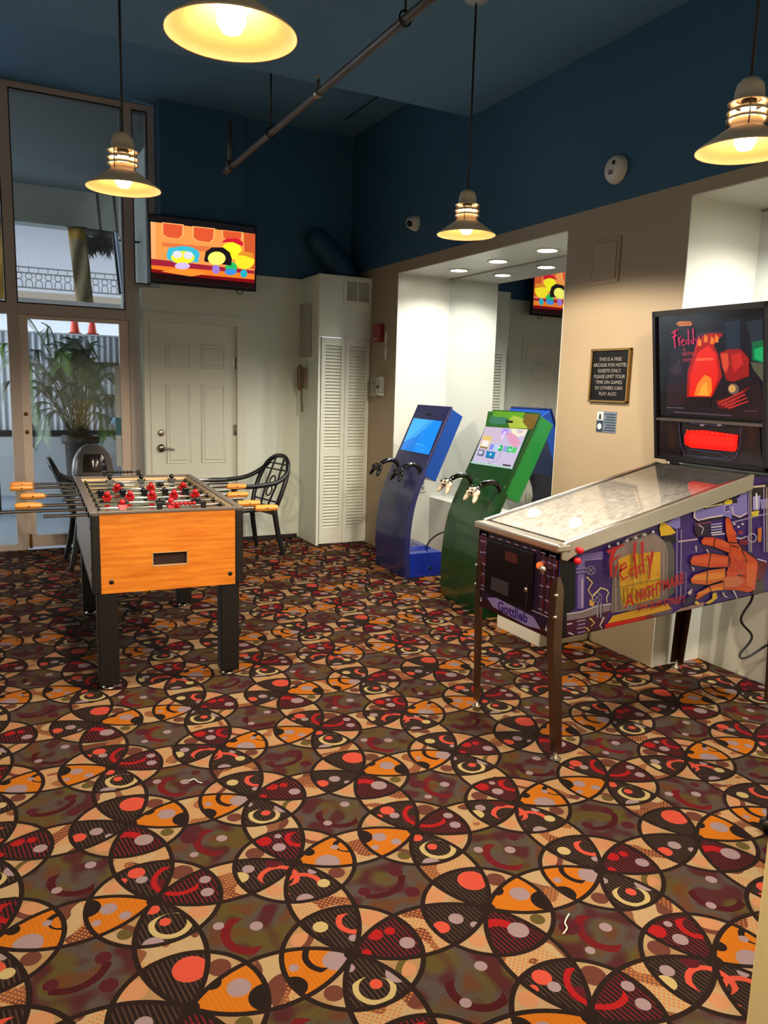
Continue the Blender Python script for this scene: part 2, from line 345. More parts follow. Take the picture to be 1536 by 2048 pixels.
m = MB()      # right wall with its two recesses
for y0, y1 in ((6.147, FY+.2), (2.98, 3.92), (BY, .75)): m.box(RX, 3.95, y0, y1, 0, PR)
for y0, y1, zt in ((3.92, 6.147, 2.483), (.75, 2.98, 2.506)):
    m.box(RX, 3.95, y0, y1, zt, PR); m.box(3.80, 3.95, y0, y1, 0, zt)
m.box(RX, 3.95, BY, FY+.2, PR, ZF+.1, 1)
struct(m.build('wall_right', [mat('warm_wall_paint', '#a09077', .6, noise=.03, nscale=3), BLUE]))
m = MB(); m.box(LX-.12, LX, BY, GY, 0, ZF); struct(m.build('wall_left', WHITE))
m = MB(); m.box(LX, 3.95, BY-.12, BY, 0, ZF); struct(m.build('wall_back', WHITE))
m = MB(); m.rbox(1.30, 1.62, .45, .874, 0, 1.12, .006); struct(m.build('wall_near', mat('cream_wall_paint', '#d8c48c', .6, noise=.03)))
# recess lining, ledges and mirrors
MIR = mat('mirror_silver', '#e4e8ea', .015, metal=1.0)
for k, (y0, y1, zt, lx, nm) in enumerate(((3.92, 6.147, 2.483, 3.64, 'far'), (.75, 2.98, 2.506, 3.603, 'near'))):
    m = MB(); e = .006
    m.box(RX+.001, 3.79, y1-e, y1, 0, zt); m.box(RX+.001, 3.79, y0, y0+e, 0, zt); m.box(RX+.001, 3.79, y0, y1, zt-e, zt)
    struct(m.build('wall_alcove_'+nm, LINER))
    m = MB(); m.rbox(lx, 3.795, y0+e, y1-e, 0, .507, .004); struct(m.build('trim_ledge_'+nm, LINER))
    t = sthing('wall_mirror', ['wide mirror filling the back of the lit recess behind the two kiosks', 'mirror at the back of the recess behind the pinball machine'][k], 'mirror', (3.766, (y0+y1)/2, .507))
    m = MB(); m.box(3.766, 3.772, y0+e, y1-e, .507, zt-e); m.build('mirror_glass', MIR, t)
    m = MB(); m.box(3.760, 3.766, y0+e, y1-e, zt-e-.012, zt-e); m.build('top_channel', NICKEL, t)
# white plinth box by the pier
t = thing('plinth_box', 'low white box against the pier behind the pinball front legs', 'box', (3.05, 3.70, 0))
m = MB(); m.rbox(2.86, 3.235, 3.488, 3.92, 0, .42, .004); m.build('body', mat('plinth_white', '#dcd8c8', .5), t)

# ------------------------------------------------------------------ six panel door
t = sthing('door_1', 'white six panel door under the television with satin knobs', 'door', ((D0+D1)/2, FY, 0))
m = MB(); y = FY+.02; w = D1-D0; px_ = [(.115, .115+.21), (.435, .435+.21)]
m.box(D0, D1, y, y+.04, .012, DH)
for a, b_ in px_:
    for z0, z1 in ((.25, .82), (.98, 1.50), (1.64, 1.86)) if False else ((.22, .62), (.76, 1.47), (1.63, 1.83)):
        x0, x1 = D0+a, D0+b_
        m.tube([(x0, y, z0), (x1, y, z0), (x1, y, z1), (x0, y, z1)], .009, 6, close=True)
        x0 += .03; x1 -= .03; zz0, zz1 = z0+.03, z1-.03
        m.hexa([(x0-.015, y, zz0-.015), (x1+.015, y, zz0-.015), (x1+.015, y, zz1+.015), (x0-.015, y, zz1+.015), (x0, y-.008, zz0), (x1, y-.008, zz0), (x1, y-.008, zz1), (x0, y-.008, zz1)])
lf = m.build('door_leaf', TRIMW, t)
m = MB()
def casing(off, wd, th):
    o_ = [(D0-off-wd, 0), (D0-off-wd, DH+off+wd), (D1+off+wd, DH+off+wd), (D1+off+wd, 0)]; i_ = [(D0-off, 0), (D0-off, DH+off), (D1+off, DH+off), (D1+off, 0)]
    vs = [(x, FY-th, z) for x, z in o_+i_]+[(x, FY-.0006, z) for x, z in o_+i_]
    fs = []
    for k in range(3): fs += [(k, k+1, k+5, k+4), (k+8, k+12, k+13, k+9), (k, k+8, k+9, k+1), (k+4, k+5, k+13, k+12)]
    m.add(vs, fs+[(0, 4, 12, 8), (3, 11, 15, 7)])
casing(.031, .05, .02); casing(.0, .0305, .03)
m.build('door_casing', TRIMW, t)
hp = ony(322, 896, y); m = MB(); m.lathe([(.0, -.03), (.034, -.028), (.036, -.005), (.036, 0)], (hp.x, y, hp.z), 20, axis=(0, 1, 0)); m.tube(smooth_path([(hp.x, y-.035, hp.z), (hp.x+.03, y-.055, hp.z), (hp.x+.07, y-.055, hp.z-.002), (hp.x+.11, y-.05, hp.z-.012)]), .008); m.build('lever_handle', NICKEL, lf)
hp = ony(322, 866, y); m = MB(); m.lathe([(0, -.022), (.02, -.022), (.027, -.018), (.03, 0)], (hp.x, y, hp.z), 20, axis=(0, 1, 0)); m.box(hp.x-.004, hp.x+.004, y-.028, y-.02, hp.z-.012, hp.z+.012); m.build('deadbolt', NICKEL, lf)
for z in (.25, 1.06, 1.68):
    m = MB(); m.cyl((D1-.004, y-.006, z-.05), (D1-.004, y-.006, z+.05), .008); m.box(D1-.03, D1-.004, y-.003, y, z-.05, z+.05); m.build('hinge', NICKEL, t)

# ------------------------------------------------------------------ glazed front
GLS = glass_mat('window_glass', (.86, .9, .9, 1), .8)
t = sthing('window_1', 'tall aluminium glazing with upper panes beside the television', 'window', (0, GY, 0))
m = MB(); y0, y1 = GY-.04, GY+.06
FRN = [0]
def fr(x0, x1, z0, z1): FRN[0] += 1; e = .0004*FRN[0]; m.rbox(x0, x1, y0+e, y1-e, z0+e*.3, z1-e*.3, .003)
fr(.19, .272, 0, ZF); fr(1.14, 1.225, 2.02, ZF); fr(1.355, 1.42, 2.26, ZF); fr(LX, 1.42, 3.79, ZF); fr(LX, 1.14, 2.02, 2.11); fr(1.14, 1.42, 2.26, 2.345); fr(1.09, 1.25, 0, 2.11) if False else fr(1.165, 1.26, 0, 2.30)
fr(-.84, -.76, 0, ZF); fr(-1.85, -1.77, 0, ZF); fr(LX, .19, 0, .05); fr(LX, LX+.06, 0, ZF)
m.build('frame', ALU, t)
m = MB()
for x0, x1, z0, z1 in ((.272, 1.14, 2.11, 3.79), (1.225, 1.355, 2.345, 3.79), (-.76, .19, 2.11, 3.79)):
    for a, b_, c_, d_ in ((x0, x0+.008, z0, z1), (x1-.008, x1, z0, z1), (x0, x1, z0, z0+.008), (x0, x1, z1-.012, z1)): m.box(a, b_, y0-.001, y1+.001, c_, d_)
m.build('gasket', ALUD, t)
for x0, x1, z0, z1 in ((.272, 1.14, 2.11, 3.79), (1.225, 1.355, 2.345, 3.79), (-.76, .19, 2.11, 3.79), (-.76, .19, .05, 2.02), (-1.77, -.84, .05, 3.79), (LX+.06, -1.85, .05, 3.79)):
    m = MB(); m.box(x0, x1, GY+.005, GY+.012, z0, z1); m.build('pane', GLS, t)
t = sthing('door_2', 'aluminium framed glass entrance door left of the white door', 'door', (.72, GY, 0))
m = MB(); y0, y1 = GY-.03, GY+.03
fr(.272, .345, .02, 2.02); fr(1.085, 1.165, .02, 2.02); fr(.345, 1.085, 1.985, 2.02); fr(.345, 1.085, .02, .125); m.build('door_frame', mat('door_aluminium', '#dccabc', .5), t)
m = MB(); m.box(.345, 1.085, GY-.003, GY+.003, .125, 1.985); m.build('pane', GLS, t)
for q in ((52, 828), (55, 864)):
    p = ony(q[0], q[1], y0); m = MB(); m.lathe([(0, -.012), (.014, -.012), (.017, 0)], (p.x, y0, p.z), 14, axis=(0, 1, 0)); m.build('lock', BRASS, t)
m = MB(); p = ony(62, 1085, y0); m.box(p.x-.012, p.x+.012, y0-.015, y0, .015, .14); m.cyl((p.x, y0-.01, .06), (p.x, y0-.03, .06), .008); m.build('foot_bolt', BRASS, t)
t = thing('door_notice', 'strip of pale and teal notices stuck to the glass door right edge', 'notice', (1.04, GY-.006, 1.1))
m = MB(); m.box(1.035, 1.083, GY-.0075, GY-.0045, .72, 1.62); m.build('paper', mat('notice_paper', '#b9c0c0', .6), t)
m = MB(); m.box(1.035, 1.083, GY-.0085, GY-.0075, 1.0, 1.16); m.build('teal_panel', mat('notice_teal', '#2f6d78', .6), t)

# ------------------------------------------------------------------ corner closet with louvered doors
CX0, CY0 = 2.721, 6.676
m = MB(); m.box(CX0, CX0+.02, CY0+.021, FY-.001, 0, 2.469); m.box(CX0-.004, RX-.0005, CY0-.012, CY0+.02, 1.94, 2.49); m.box(CX0, RX-.0005, CY0+.021, FY-.001, 2.47, 2.489); m.box(CX0+.0005, CX0+.025, CY0, CY0+.0205, 0, 1.939)
struct(m.build('wall_closet', WHITE))
t = sthing('door_3', 'white louvered bifold closet doors in the corner', 'door', (2.98, CY0, 0))
xm = 2.987
for a, b_ in ((2.749, xm-.002), (xm+.002, 3.236)):
    m = MB(); ya, yb = CY0-.012, CY0+.018; e = .038
    m.box(a, a+e, ya, yb, .015, 1.935); m.box(b_-e, b_, ya, yb, .015, 1.935)
    for z0, z1 in ((1.865, 1.935), (.015, .16), (.845, .91)): m.box(a+e+.0004, b_-e-.0004, ya+.0005, yb-.0005, z0, z1)
    m.box(a+e+.0004, b_-e-.0004, yb-.005, yb-.003, .161, .844); m.box(a+e+.0004, b_-e-.0004, yb-.005, yb-.003, .911, 1.864)
    lf = m.build('door_leaf', TRIMW, t)
    m = MB()
    for z0, z1 in ((.16, .845), (.91, 1.865)):
        n = int((z1-z0)/.029); 
        for i in range(n):
            z = z0+(i+.5)*(z1-z0)/n
            q0, q1 = a+e+.0006, b_-e-.0006; m.hexa([(q0, ya+.002, z-.013), (q1, ya+.002, z-.013), (q1, yb-.006, z+.009), (q0, yb-.006, z+.009), (q0, ya+.002, z-.007), (q1, ya+.002, z-.007), (q1, yb-.006, z+.015), (q0, yb-.006, z+.015)])
    m.build('louver', TRIMW, lf)
def grille(name, label, cat, P, u, v, W, Hh, n, vertical, root_loc, bars=0):
    """framed grille on a wall: P lower corner, u across, v up"""
    t = thing(name, label, cat, root_loc); u, v = V(u), V(v); nn = u.cross(v)
    def bx(mb, a0, a1, b0, b1, d0, d1, mi=0):
        mb.hexa([P+u*a+v*b_+nn*d for d in (d0, d1) for a, b_ in ((a0, b0), (a1, b0), (a1, b1), (a0, b1))], mi)
    m = MB(); e = .028
    for a0, a1, b0, b1 in ((0, W, 0, e), (0, W, Hh-e, Hh), (0, e, e, Hh-e), (W-e, W, e, Hh-e)): bx(m, a0, a1, b0, b1, 0, .014)
    m.build('frame', TRIMW, t)
    m = MB(); bx(m, e, W-e, e, Hh-e, 0, .002); m.build('back', mat('grille_dark', '#2c2520', .8), t)
    m = MB()
    for i in range(n):
        if vertical: a = e+(i+.5)*(W-2*e)/n; bx(m, a-.002, a+.002, e, Hh-e, .002, .011)
        else: b0 = e+(i+.5)*(Hh-2*e)/n; bx(m, e, W-e, b0-.0025, b0+.0025, .002, .009)
    for i in range(1, bars+1):
        if vertical: a = e+i*(W-2*e)/(bars+1); bx(m, a-.005, a+.005, e, Hh-e, .002, .014)
        else: a = e+i*(W-2*e)/(bars+1); bx(m, a-.006, a+.006, e, Hh-e, .002, .013)
    m.build('slat', TRIMW, t)
    return t
grille('return_grille', 'tall white slatted grille on the side of the corner closet above the telephone', 'vent', V((CX0, 7.14, 1.73)), (0, -1, 0), (0, 0, 1), .36, .55, 26, False, (CX0, 6.97, 2.0), 5)
grille('supply_vent', 'small white rectangular vent at the top of the closet front', 'vent', V((2.955, CY0-.012, 2.245)), (1, 0, 0), (0, 0, 1), .28, .228, 22, True, (3.1, CY0, 2.36), 1)
# telephone on the closet side
t = thing('wall_telephone', 'beige wall telephone on the closet side below the tall grille', 'telephone', (CX0, 6.99, 1.55))
PH = mat('beige_plastic', '#8d7660', .45)
m = MB(); m.rbox(CX0-.03, CX0, 6.94, 7.04, 1.47, 1.66, .012); m.build('cradle', PH, t)
m = MB(); m.tube(smooth_path([(CX0-.04, 6.99, 1.675), (CX0-.062, 6.99, 1.65), (CX0-.066, 6.99, 1.57), (CX0-.062, 6.99, 1.48), (CX0-.04, 6.99, 1.455)]), [.012]+[.02]*23+[.012], 10); m.build('handset', mat('tan_plastic', '#7a5f4a', .4), t)
pts = [(CX0-.035+.012*cos(i*.9), 6.99+.012*sin(i*.9)+.01*sin(i*.05), 1.45-i*.0019) for i in range(110)]
m = MB(); m.tube(pts, .003, 5); m.build('coiled_cord', PH, t)
# blue duct elbow above the closet
t = thing('duct_elbow', 'dark blue painted duct elbow rising above the corner closet', 'duct', (2.98, 6.95, 2.49))
m = MB(); pth = smooth_path([(3.06, 6.86, 2.49), (3.05, 6.88, 2.56), (2.98, 6.93, 2.66), (2.89, 7.0, 2.78), (2.85, 7.02, 2.83), (2.84, 7.034, 2.84)], 5); m.tube(pth, .115, 22); m.build('duct_pipe', mat('duct_blue', '#16405f', .6), t)
m = MB(); m.tube([pth[8]-(pth[9]-pth[8]).normalized()*.012, pth[8]+(pth[9]-pth[8]).normalized()*.012], .121, 22); m.build('collar', mat('duct_blue', '#16405f', .6), t)

# ------------------------------------------------------------------ devices on the right wall
RED = mat('alarm_red', '#8e1518', .4)
t = thing('fire_alarm', 'red fire alarm box on the wall beside the closet vent', 'alarm', (RX, 6.455, 1.985))
m = MB(); m.rbox(RX-.05, RX+.004, 6.39, 6.52, 1.905, 2.065, .012); m.build('housing', RED, t)
m = MB(); m.box(RX-.052, RX-.049, 6.42, 6.49, 1.925, 1.94); m.build('label_plate', mat('alarm_label', '#c9a49c', .5), t)
t = thing('pull_station', 'clear covered white pull station beside the louvered doors', 'alarm', (RX, 6.42, 1.51))
m = MB(); m.rbox(RX-.03, RX+.004, 6.38, 6.47, 1.45, 1.57, .006); m.build('station', mat('white_plastic', '#d6d6d0', .4), t)
m = MB(); m.rbox(RX-.075, RX-.001, 6.345, 6.51, 1.415, 1.60, .012); m.build('clear_cover', glass_mat('clear_plastic', (.93, .93, .93, 1), 1.0), t)
m = MB(); m.box(RX-.034, RX-.03, 6.40, 6.45, 1.49, 1.515); m.build('lever', DARKM, t)
t = thing('conduit_strip', 'thin white wire cover on the wall between fire alarm and recess', 'conduit', (RX, 6.33, 1.85))
for z0, z1 in ((1.88, 1.99), (1.75, 1.86)): m = MB(); m.box(RX-.012, RX+.004, 6.318, 6.34, z0, z1); m.box(RX-.008, RX, 6.34, 6.375, (z0+z1)/2-.004, (z0+z1)/2+.004); m.build('cover', WHITE, t)
PC = ony(833, 447, 5.85)
t = thing('security_camera', 'white dome security camera on the blue wall above the recess', 'camera', (RX, 5.85, 2.843))
m = MB(); m.lathe([(.062, -.004), (.062, .02), (.055, .035), (.05, .05), (.04, .075), (.02, .09), (0, .094)], (RX, 5.85, 2.843), 22, axis=(-1, 0, 0)); m.build('dome', mat('white_plastic', '#d6d6d0', .4), t)
m = MB(); m.ball((RX-.075, 5.83, 2.83), (.026, .026, .026)); m.build('lens', mat('lens_black', '#08080a', .1), t)
t = thing('smoke_detector', 'round white detector on the blue wall right of the hanging lamps', 'detector', (RX, 3.53, 2.75))
m = MB(); m.lathe([(.078, 0), (.078, .012), (.07, .03), (.06, .042), (.0, .046)], (RX, 3.53, 2.75), 28, axis=(-1, 0, 0)); bd = m.build('body', mat('white_plastic', '#d6d6d0', .4), t)
m = MB(); m.lathe([(.012, 0), (.012, .003), (0, .004)], (RX-.045, 3.515, 2.78), 12, axis=(-1, 0, 0))
m.build('test_button', DARKM, t)
for i in range(3): m = MB(); m.box(RX-.047, RX-.044, 3.52+i*.012, 3.525+i*.012, 2.72, 2.745); m.build('sensor_slot', DARKM, t)
t = thing('access_panel', 'square painted access panel high on the pier above the plaque', 'panel', (RX, 3.57, 2.26))
m = MB(); m.rbox(RX-.008, RX, 3.455, 3.695, 2.13, 2.385, .003); m.build('frame', MATS['warm_wall_paint'], t)
m = MB(); m.rbox(RX-.012, RX-.008, 3.478, 3.672, 2.153, 2.362, .004); m.build('panel_door', MATS['warm_wall_paint'], t)
m = MB(); m.cyl((RX-.016, 3.49, 2.257), (RX-.012, 3.49, 2.257), .005); m.build('latch', NICKEL, t)
for k, (y_, z_, Yp) in enumerate(((0, 0, 0),)):
    t = thing('wall_outlet', 'white outlet on the recess side panel behind the blue kiosk', 'outlet', (3.555, 6.141, .61))
    m = MB(); m.rbox(3.522, 3.59, 6.133, 6.141, .555, .67, .003); m.build('cover_plate', TRIMW, t)
    for q0 in (.575, .62): m = MB(); m.box(3.545, 3.568, 6.131, 6.133, q0, q0+.03); m.build('socket', mat('grey_plastic', '#8a8a86', .5), t)
# engraved plaque
t = thing('wall_plaque', 'black engraved plaque in a brass frame on the pier', 'sign', (RX, 3.465, 1.60))
pa, pb, z0, z1 = 3.622, 3.303, 1.449, 1.758
m = MB(); e = .014
for a, b_, c_, d_ in ((pb, pa, z0, z0+e), (pb, pa, z1-e, z1), (pb, pb+e, z0, z1), (pa-e, pa, z0, z1)): m.rbox(RX-.02, RX, a, b_, c_, d_, .003)
m.build('frame', BRASS, t)
m = MB(); m.box(RX-.012, RX, pb+e, pa-e, z0+e, z1-e); pl = m.build('plate', mat('plaque_black', '#060506', .5, spec=.2), t)
m = MB()
for i, s in enumerate(('THIS IS A FREE', 'ARCADE FOR HOTEL', 'GUESTS ONLY.', 'PLEASE LIMIT YOUR', 'TIME ON GAMES', 'SO OTHERS CAN', 'PLAY ALSO.')):
    text_mb(m, s, (RX-.0127, 3.4625, 1.688-i*.033), (0, -1, 0), (0, 0, 1), .029, align='CENTER')
m.build('lettering', mat('plaque_letters', '#8f8a84', .5), pl)
t = thing('wall_notice', 'small grey and white notice card below the black plaque', 'notice', (RX, 3.47, 1.335))
m = MB(); m.box(RX-.003, RX, 3.389, 3.551, 1.274, 1.397); m.build('card', mat('notice_grey', '#5d6b7c', .4), t)
m = MB(); m.box(RX-.004, RX-.003, 3.495, 3.547, 1.345, 1.394); m.build('picture', mat('notice_white', '#d0d2cf', .5), t)
m = MB(); m.box(RX-.004, RX-.003, 3.495, 3.547, 1.277, 1.34); m.poly([(RX-.005, 3.521+.018*cos(a), 1.308+.018*sin(a)) for a in [2*pi*i/14 for i in range(14)]], 1); m.poly([(RX-.005, 3.521-.012, 1.35), (RX-.005, 3.521+.012, 1.35), (RX-.005, 3.521+.006, 1.382), (RX-.005, 3.521-.006, 1.382)], 2); m.build('emblem', [mat('notice_navy', '#1b2c3c', .5), mat('notice_white', '#d0d2cf', .5), BLACK], t)
for i in range(7): m = MB(); m.box(RX-.004, RX-.003, 3.396, 3.484-(i % 3)*.008, 1.284+i*.0155, 1.291+i*.0155); m.build('text_line', mat('notice_ink', '#20303f', .5), t)
# loose threads on the carpet
for k, (pts, lab) in enumerate((([(1138, 1828), (1130, 1845), (1134, 1856), (1126, 1868)], 'white thread scrap on the carpet in the lower right'), ([(378, 1562), (388, 1558), (396, 1564), (404, 1566)], 'white thread scrap on the carpet left of centre'))):
    w = [onz(x, y_, .004) for x, y_ in pts]; t = tag(MB().tube(smooth_path(w), .0022, 5).build('thread_scrap', mat('thread_white', '#d8d0c0', .8)), lab, 'thread', 'loose threads on the carpet')
# ------------------------------------------------------------------ pendant lamps
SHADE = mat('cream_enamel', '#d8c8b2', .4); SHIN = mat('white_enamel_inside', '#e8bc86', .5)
BULB = glow('warm_bulb', '#ffcf96', 27.0); CORD = mat('black_cord', '#0a0a0b', .6)
RIMZ = 2.30
def make_lamp(label, loc):
    t = thing('pendant_lamp', label, 'lamp', loc, 0, 'pendant lamps in a grid')
    m = MB(); seg = 40
    m.lathe([(.046, .095), (.047, .075), (.055, .068), (.152, .0), (.1535, -.002), (.1525, .0035), (.056, .0715), (.050, .077), (.049, .097), (.046, .095)], (0, 0, 0), seg)
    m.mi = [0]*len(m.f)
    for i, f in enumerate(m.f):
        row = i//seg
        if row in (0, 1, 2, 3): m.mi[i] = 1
    m.build('shade', [SHADE, SHIN], t, False)
    for z in (.098, .121):
        m = MB(); m.lathe([(.040, .012), (.052, .006), (.064, -.004), (.0645, .0), (.053, .0095), (.041, .015), (.040, .012)], (0, 0, z), 32); m.build('louver_ring', SHADE, t, False)
    m = MB(); m.lathe([(.040, .157), (.064, .146), (.0645, .150), (.047, .160), (.0455, .185), (.040, .205), (.028, .219), (.012, .226), (0, .227)], (0, 0, 0), 32); m.build('cap', SHADE, t, False)
    for k in range(4):
        a = pi/4+k*pi/2; m = MB(); m.cyl((.058*cos(a), .058*sin(a), .066), (.058*cos(a), .058*sin(a), .15), .0022, seg=6); m.build('guard_rod', mat('bronze_wire', '#5a4030', .5), t, False)
    m = MB(); m.lathe([(0, -.006), (.022, -.002), (.034, .018), (.034, .034), (.028, .06), (.024, .09), (.022, .132)], (0, 0, .008), 18); bl = m.build('bulb', BULB, t, False)
    m = MB(); m.cyl((0, 0, .141), (0, 0, .158), .024); m.build('socket', DARKM, t, False)
    m = MB(); m.cyl((0, 0, .225), (0, 0, ZN-RIMZ), .0055, seg=8); m.build('cord', CORD, t, False)
    m = MB(); m.lathe([(0, -.05), (.012, -.045), (.055, -.035), (.065, -.02), (.066, 0)], (0, 0, ZN-RIMZ), 28); m.build('canopy', mat('grey_canopy', '#aab4bc', .5), t, False)
    return t
LAMPS = [((.564, 3.592), 'warm pendant lamp hanging in front of the glazed front on the left'), ((2.284, 3.584), 'warm pendant lamp hanging before the recess with the kiosks'), ((2.262, 1.877), 'warm pendant lamp at the right above the pinball machine'), ((.55, 1.913), 'nearest warm pendant lamp seen from below at the top left'), ((.55, .21), 'warm pendant lamp overhead beside the viewer'), ((2.26, .2), 'warm pendant lamp in the near right corner of the room')]
lamp = make_lamp(LAMPS[0][1], (LAMPS[0][0][0], LAMPS[0][0][1], RIMZ))
for (x, y), lab in LAMPS[1:]:
    c = copy_tree(lamp); c.location = (x, y, RIMZ); c['label'] = lab

# ------------------------------------------------------------------ downlights in the recesses
DOWN = glow('downlight_lens', '#fff2e0', 60.0)
def make_down(label, x, y, z):
    t = thing('recessed_downlight', label, 'lamp', (x, y, z), 0, 'downlights in the recess ceilings')
    m = MB(); m.lathe([(.062, 0), (.085, 0), (.088, -.005), (.08, -.009), (.066, -.007), (.062, 0)], (0, 0, 0), 28); m.build('trim_ring', TRIMW, t, False)
    m = MB(); m.lathe([(0, -.006), (.045, -.005), (.062, -.002)], (0, 0, 0), 24); m.build('lens', DOWN, t, False)
    return t
dw = make_down('round downlight nearest the closet in the kiosk recess ceiling', 3.545, 5.648, 2.4765)
for (x, y, z), lab in (((3.535, 5.08, 2.4765), 'middle round downlight in the kiosk recess ceiling'), ((3.535, 4.49, 2.4765), 'round downlight nearest the pier in the kiosk recess ceiling'), ((3.535, 2.42, 2.4995), 'round downlight over the pinball machine recess nearest the pier'), ((3.535, 1.84, 2.4995), 'second round downlight in the pinball recess ceiling'), ((3.535, 1.26, 2.4995), 'round downlight in the pinball recess farthest from the pier')):
    c = copy_tree(dw); c.location = (x, y, z); c['label'] = lab

# ------------------------------------------------------------------ sprinkler pipe
PZZ = 3.2; PIPE = mat('grey_pipe', '#5a5350', .5, metal=.4)
p0 = onz(462, 334, PZZ); px0 = p0.x
t = thing('sprinkler_pipe', 'long grey sprinkler pipe running under the ceiling from top centre', 'pipe', (px0, 4.5, PZZ))
m = MB(); m.cyl((px0, 1.2, PZZ), (px0, p0.y, PZZ), .021, seg=16); m.cyl((px0, p0.y-.05, PZZ), (px0, p0.y+.16, PZZ), .027, seg=16); m.build('main_pipe', PIPE, t)
m = MB(); m.cyl((px0, p0.y+.03, PZZ), (px0, p0.y+.03, PZZ+.34), .017, seg=14); m.cyl((px0, p0.y+.03, PZZ), (px0, p0.y+.03, PZZ+.05), .026, seg=14); m.cyl((px0, p0.y+.03, PZZ+.34), (px0, p0.y+.03, PZZ+.37), .008); m.build('riser', PIPE, t)
for yy, zt in ((onz(530, 265, PZZ).y, ZF), (onz(795, 35, PZZ).y, ZN), (2.0, ZN)):
    m = MB(); m.cyl((px0, yy, PZZ+.03), (px0, yy, zt), .006, seg=8); m.tube([(px0+.03*cos(a), yy, PZZ+.005+.034*sin(a)) for a in [2*pi*i/18 for i in range(18)]], .005, 6, close=True); m.build('hanger', DARKM, t)
yy = onz(632, 185, PZZ).y
m = MB(); m.cyl((px0, yy-.03, PZZ), (px0, yy+.03, PZZ), .028, seg=14); m.cyl((px0, yy, PZZ), (px0, yy, PZZ+.07), .012); m.lathe([(0, 0), (.02, .002), (.02, .006), (0, .006)], (px0, yy, PZZ+.085), 12); m.cyl((px0, yy, PZZ+.07), (px0, yy, PZZ+.09), .004); m.build('sprinkler_head', NICKEL, t)
# ceiling joint line
m = MB(); a, b_ = onz(763, 188, ZF-.003), onz(690, 240, ZF-.003); m.box(a.x-.006, a.x+.006, min(a.y, b_.y), max(a.y, b_.y), ZF-.004, ZF); struct(m.build('trim_1', mat('joint_dark', '#0a1c2c', .8)))

# ------------------------------------------------------------------ television
TY = 6.95
t = thing('television', 'flat television showing a colourful cartoon above the white door', 'television', (1.756, TY, 2.32))
x0, x1, z0, z1 = 1.289, 2.222, 2.318, 2.883
m = MB(); m.rbox(x0, x1, TY, TY+.05, z0, z1, .006); m.rbox(x0+.2, x1-.2, TY+.05, TY+.075, z0+.1, z1-.15, .01); bz = m.build('bezel', mat('tv_black', '#0a090a', .25), t)
m = MB(); m.box(1.70, 1.80, TY+.072, FY-.068, 2.55, 2.70); m.box(1.62, 1.88, FY-.085, FY-.07, 2.5, 2.75); m.build('wall_bracket', DARKM, t)
TVM = []; TVI = {}
def tvm(h):
    if h not in TVI: TVI[h] = len(TVM); TVM.append(glow('tv_'+h.lstrip('#'), h, 1.0, '#050505', .15))
    return TVI[h]
m = MB(); lay = [0]
def tvp(pts, h, same=False):
    if not same: lay[0] += 1
    m.poly([(lambda p: (min(max(p.x, x0+.012), x1-.012), TY-.001-lay[0]*.00012, min(max(p.z, z0+.02), z1-.012)))(ony(280+a/5.908, 400+b_/5.908, TY)) for a, b_ in pts], tvm(h))
m.poly([(x0+.012, TY-.0005, z0+.02), (x1-.012, TY-.0005, z0+.02), (x1-.012, TY-.0005, z1-.012), (x0+.012, TY-.0005, z1-.012)], tvm('#141014'))
tvp([(118, 255), (1368, 402), (1352, 960), (118, 800)], '#ee9448')
tvp([(118, 255), (180, 262), (185, 700), (118, 690)], '#f4a86a')
for pts in ([(275, 275), (500, 300), (495, 420), (450, 455), (320, 440), (272, 400)], [(635, 320), (870, 345), (860, 460), (820, 500), (680, 480), (632, 440)], [(980, 360), (1200, 385), (1190, 480), (985, 450)]):
    cx = sum(p[0] for p in pts)/len(pts); cy = sum(p[1] for p in pts)/len(pts)
    tvp([(cx+(x-cx)*1.16, cy+(y-cy)*1.12) for x, y in pts], '#f2a860'); tvp(pts, '#d8542e')
tvp([(260, 500), (1000, 570), (1000, 640), (260, 545)], '#d9703c'); tvp([(1225, 390), (1368, 402), (1360, 820), (1240, 790)], '#c8542a')
tvp([(118, 692), (1352, 835), (1352, 875), (118, 770)], '#9a1f35'); tvp([(118, 768), (1352, 880), (1352, 960), (118, 830)], '#ea7a22')
tvp([(118, 812), (500, 860), (900, 900), (1352, 940), (1352, 985), (118, 850)], '#7a0c10'); tvp([(250, 845), (500, 800), (800, 870), (600, 905)], '#f08a2c')
tvp([(118, 850), (1352, 985), (1352, 1040), (118, 930)], '#1c0608')
# plain rounded cartoon shapes
tvp(circ(510, 650, 195, 105, 24), '#38b4cc'); tvp([(345, 560), (640, 575), (690, 640), (690, 740), (320, 700), (318, 620)], '#38b4cc'); tvp(circ(505, 680, 140, 78, 20), '#f0e22a')
tvp(circ(440, 645, 58, 46, 16), '#d8d8de'); tvp(circ(570, 655, 58, 46, 16), '#d8d8de'); tvp(circ(500, 780, 90, 40, 16), '#cdb4e6')
tvp(circ(1080, 600, 120, 105, 22), '#f2e628'); tvp([(960, 500), (1020, 455), (1150, 455), (1215, 500), (1215, 550), (1100, 500)], '#cc1a2c')
tvp([(1000, 790), (1080, 730), (1150, 760), (1140, 830), (1010, 815)], '#28b45a'); tvp(circ(1070, 850, 72, 38, 14), '#3c8ad6')
tvp([(755, 720), (775, 610), (850, 560), (980, 560), (1060, 620), (1085, 700), (1075, 775), (1000, 765), (770, 730)], '#1c1416'); tvp(circ(905, 690, 105, 80, 20), '#f4ee6a')
tvp(circ(895, 820, 45, 55, 14), '#9a78cc'); tvp(circ(1235, 720, 115, 95, 22), '#f2dc2a'); tvp([(1145, 650), (1200, 605), (1330, 625), (1345, 700), (1240, 660)], '#dc8a2a'); tvp(circ(1225, 870, 42, 50, 14), '#28a4b4')
m.build('screen', TVM, bz)
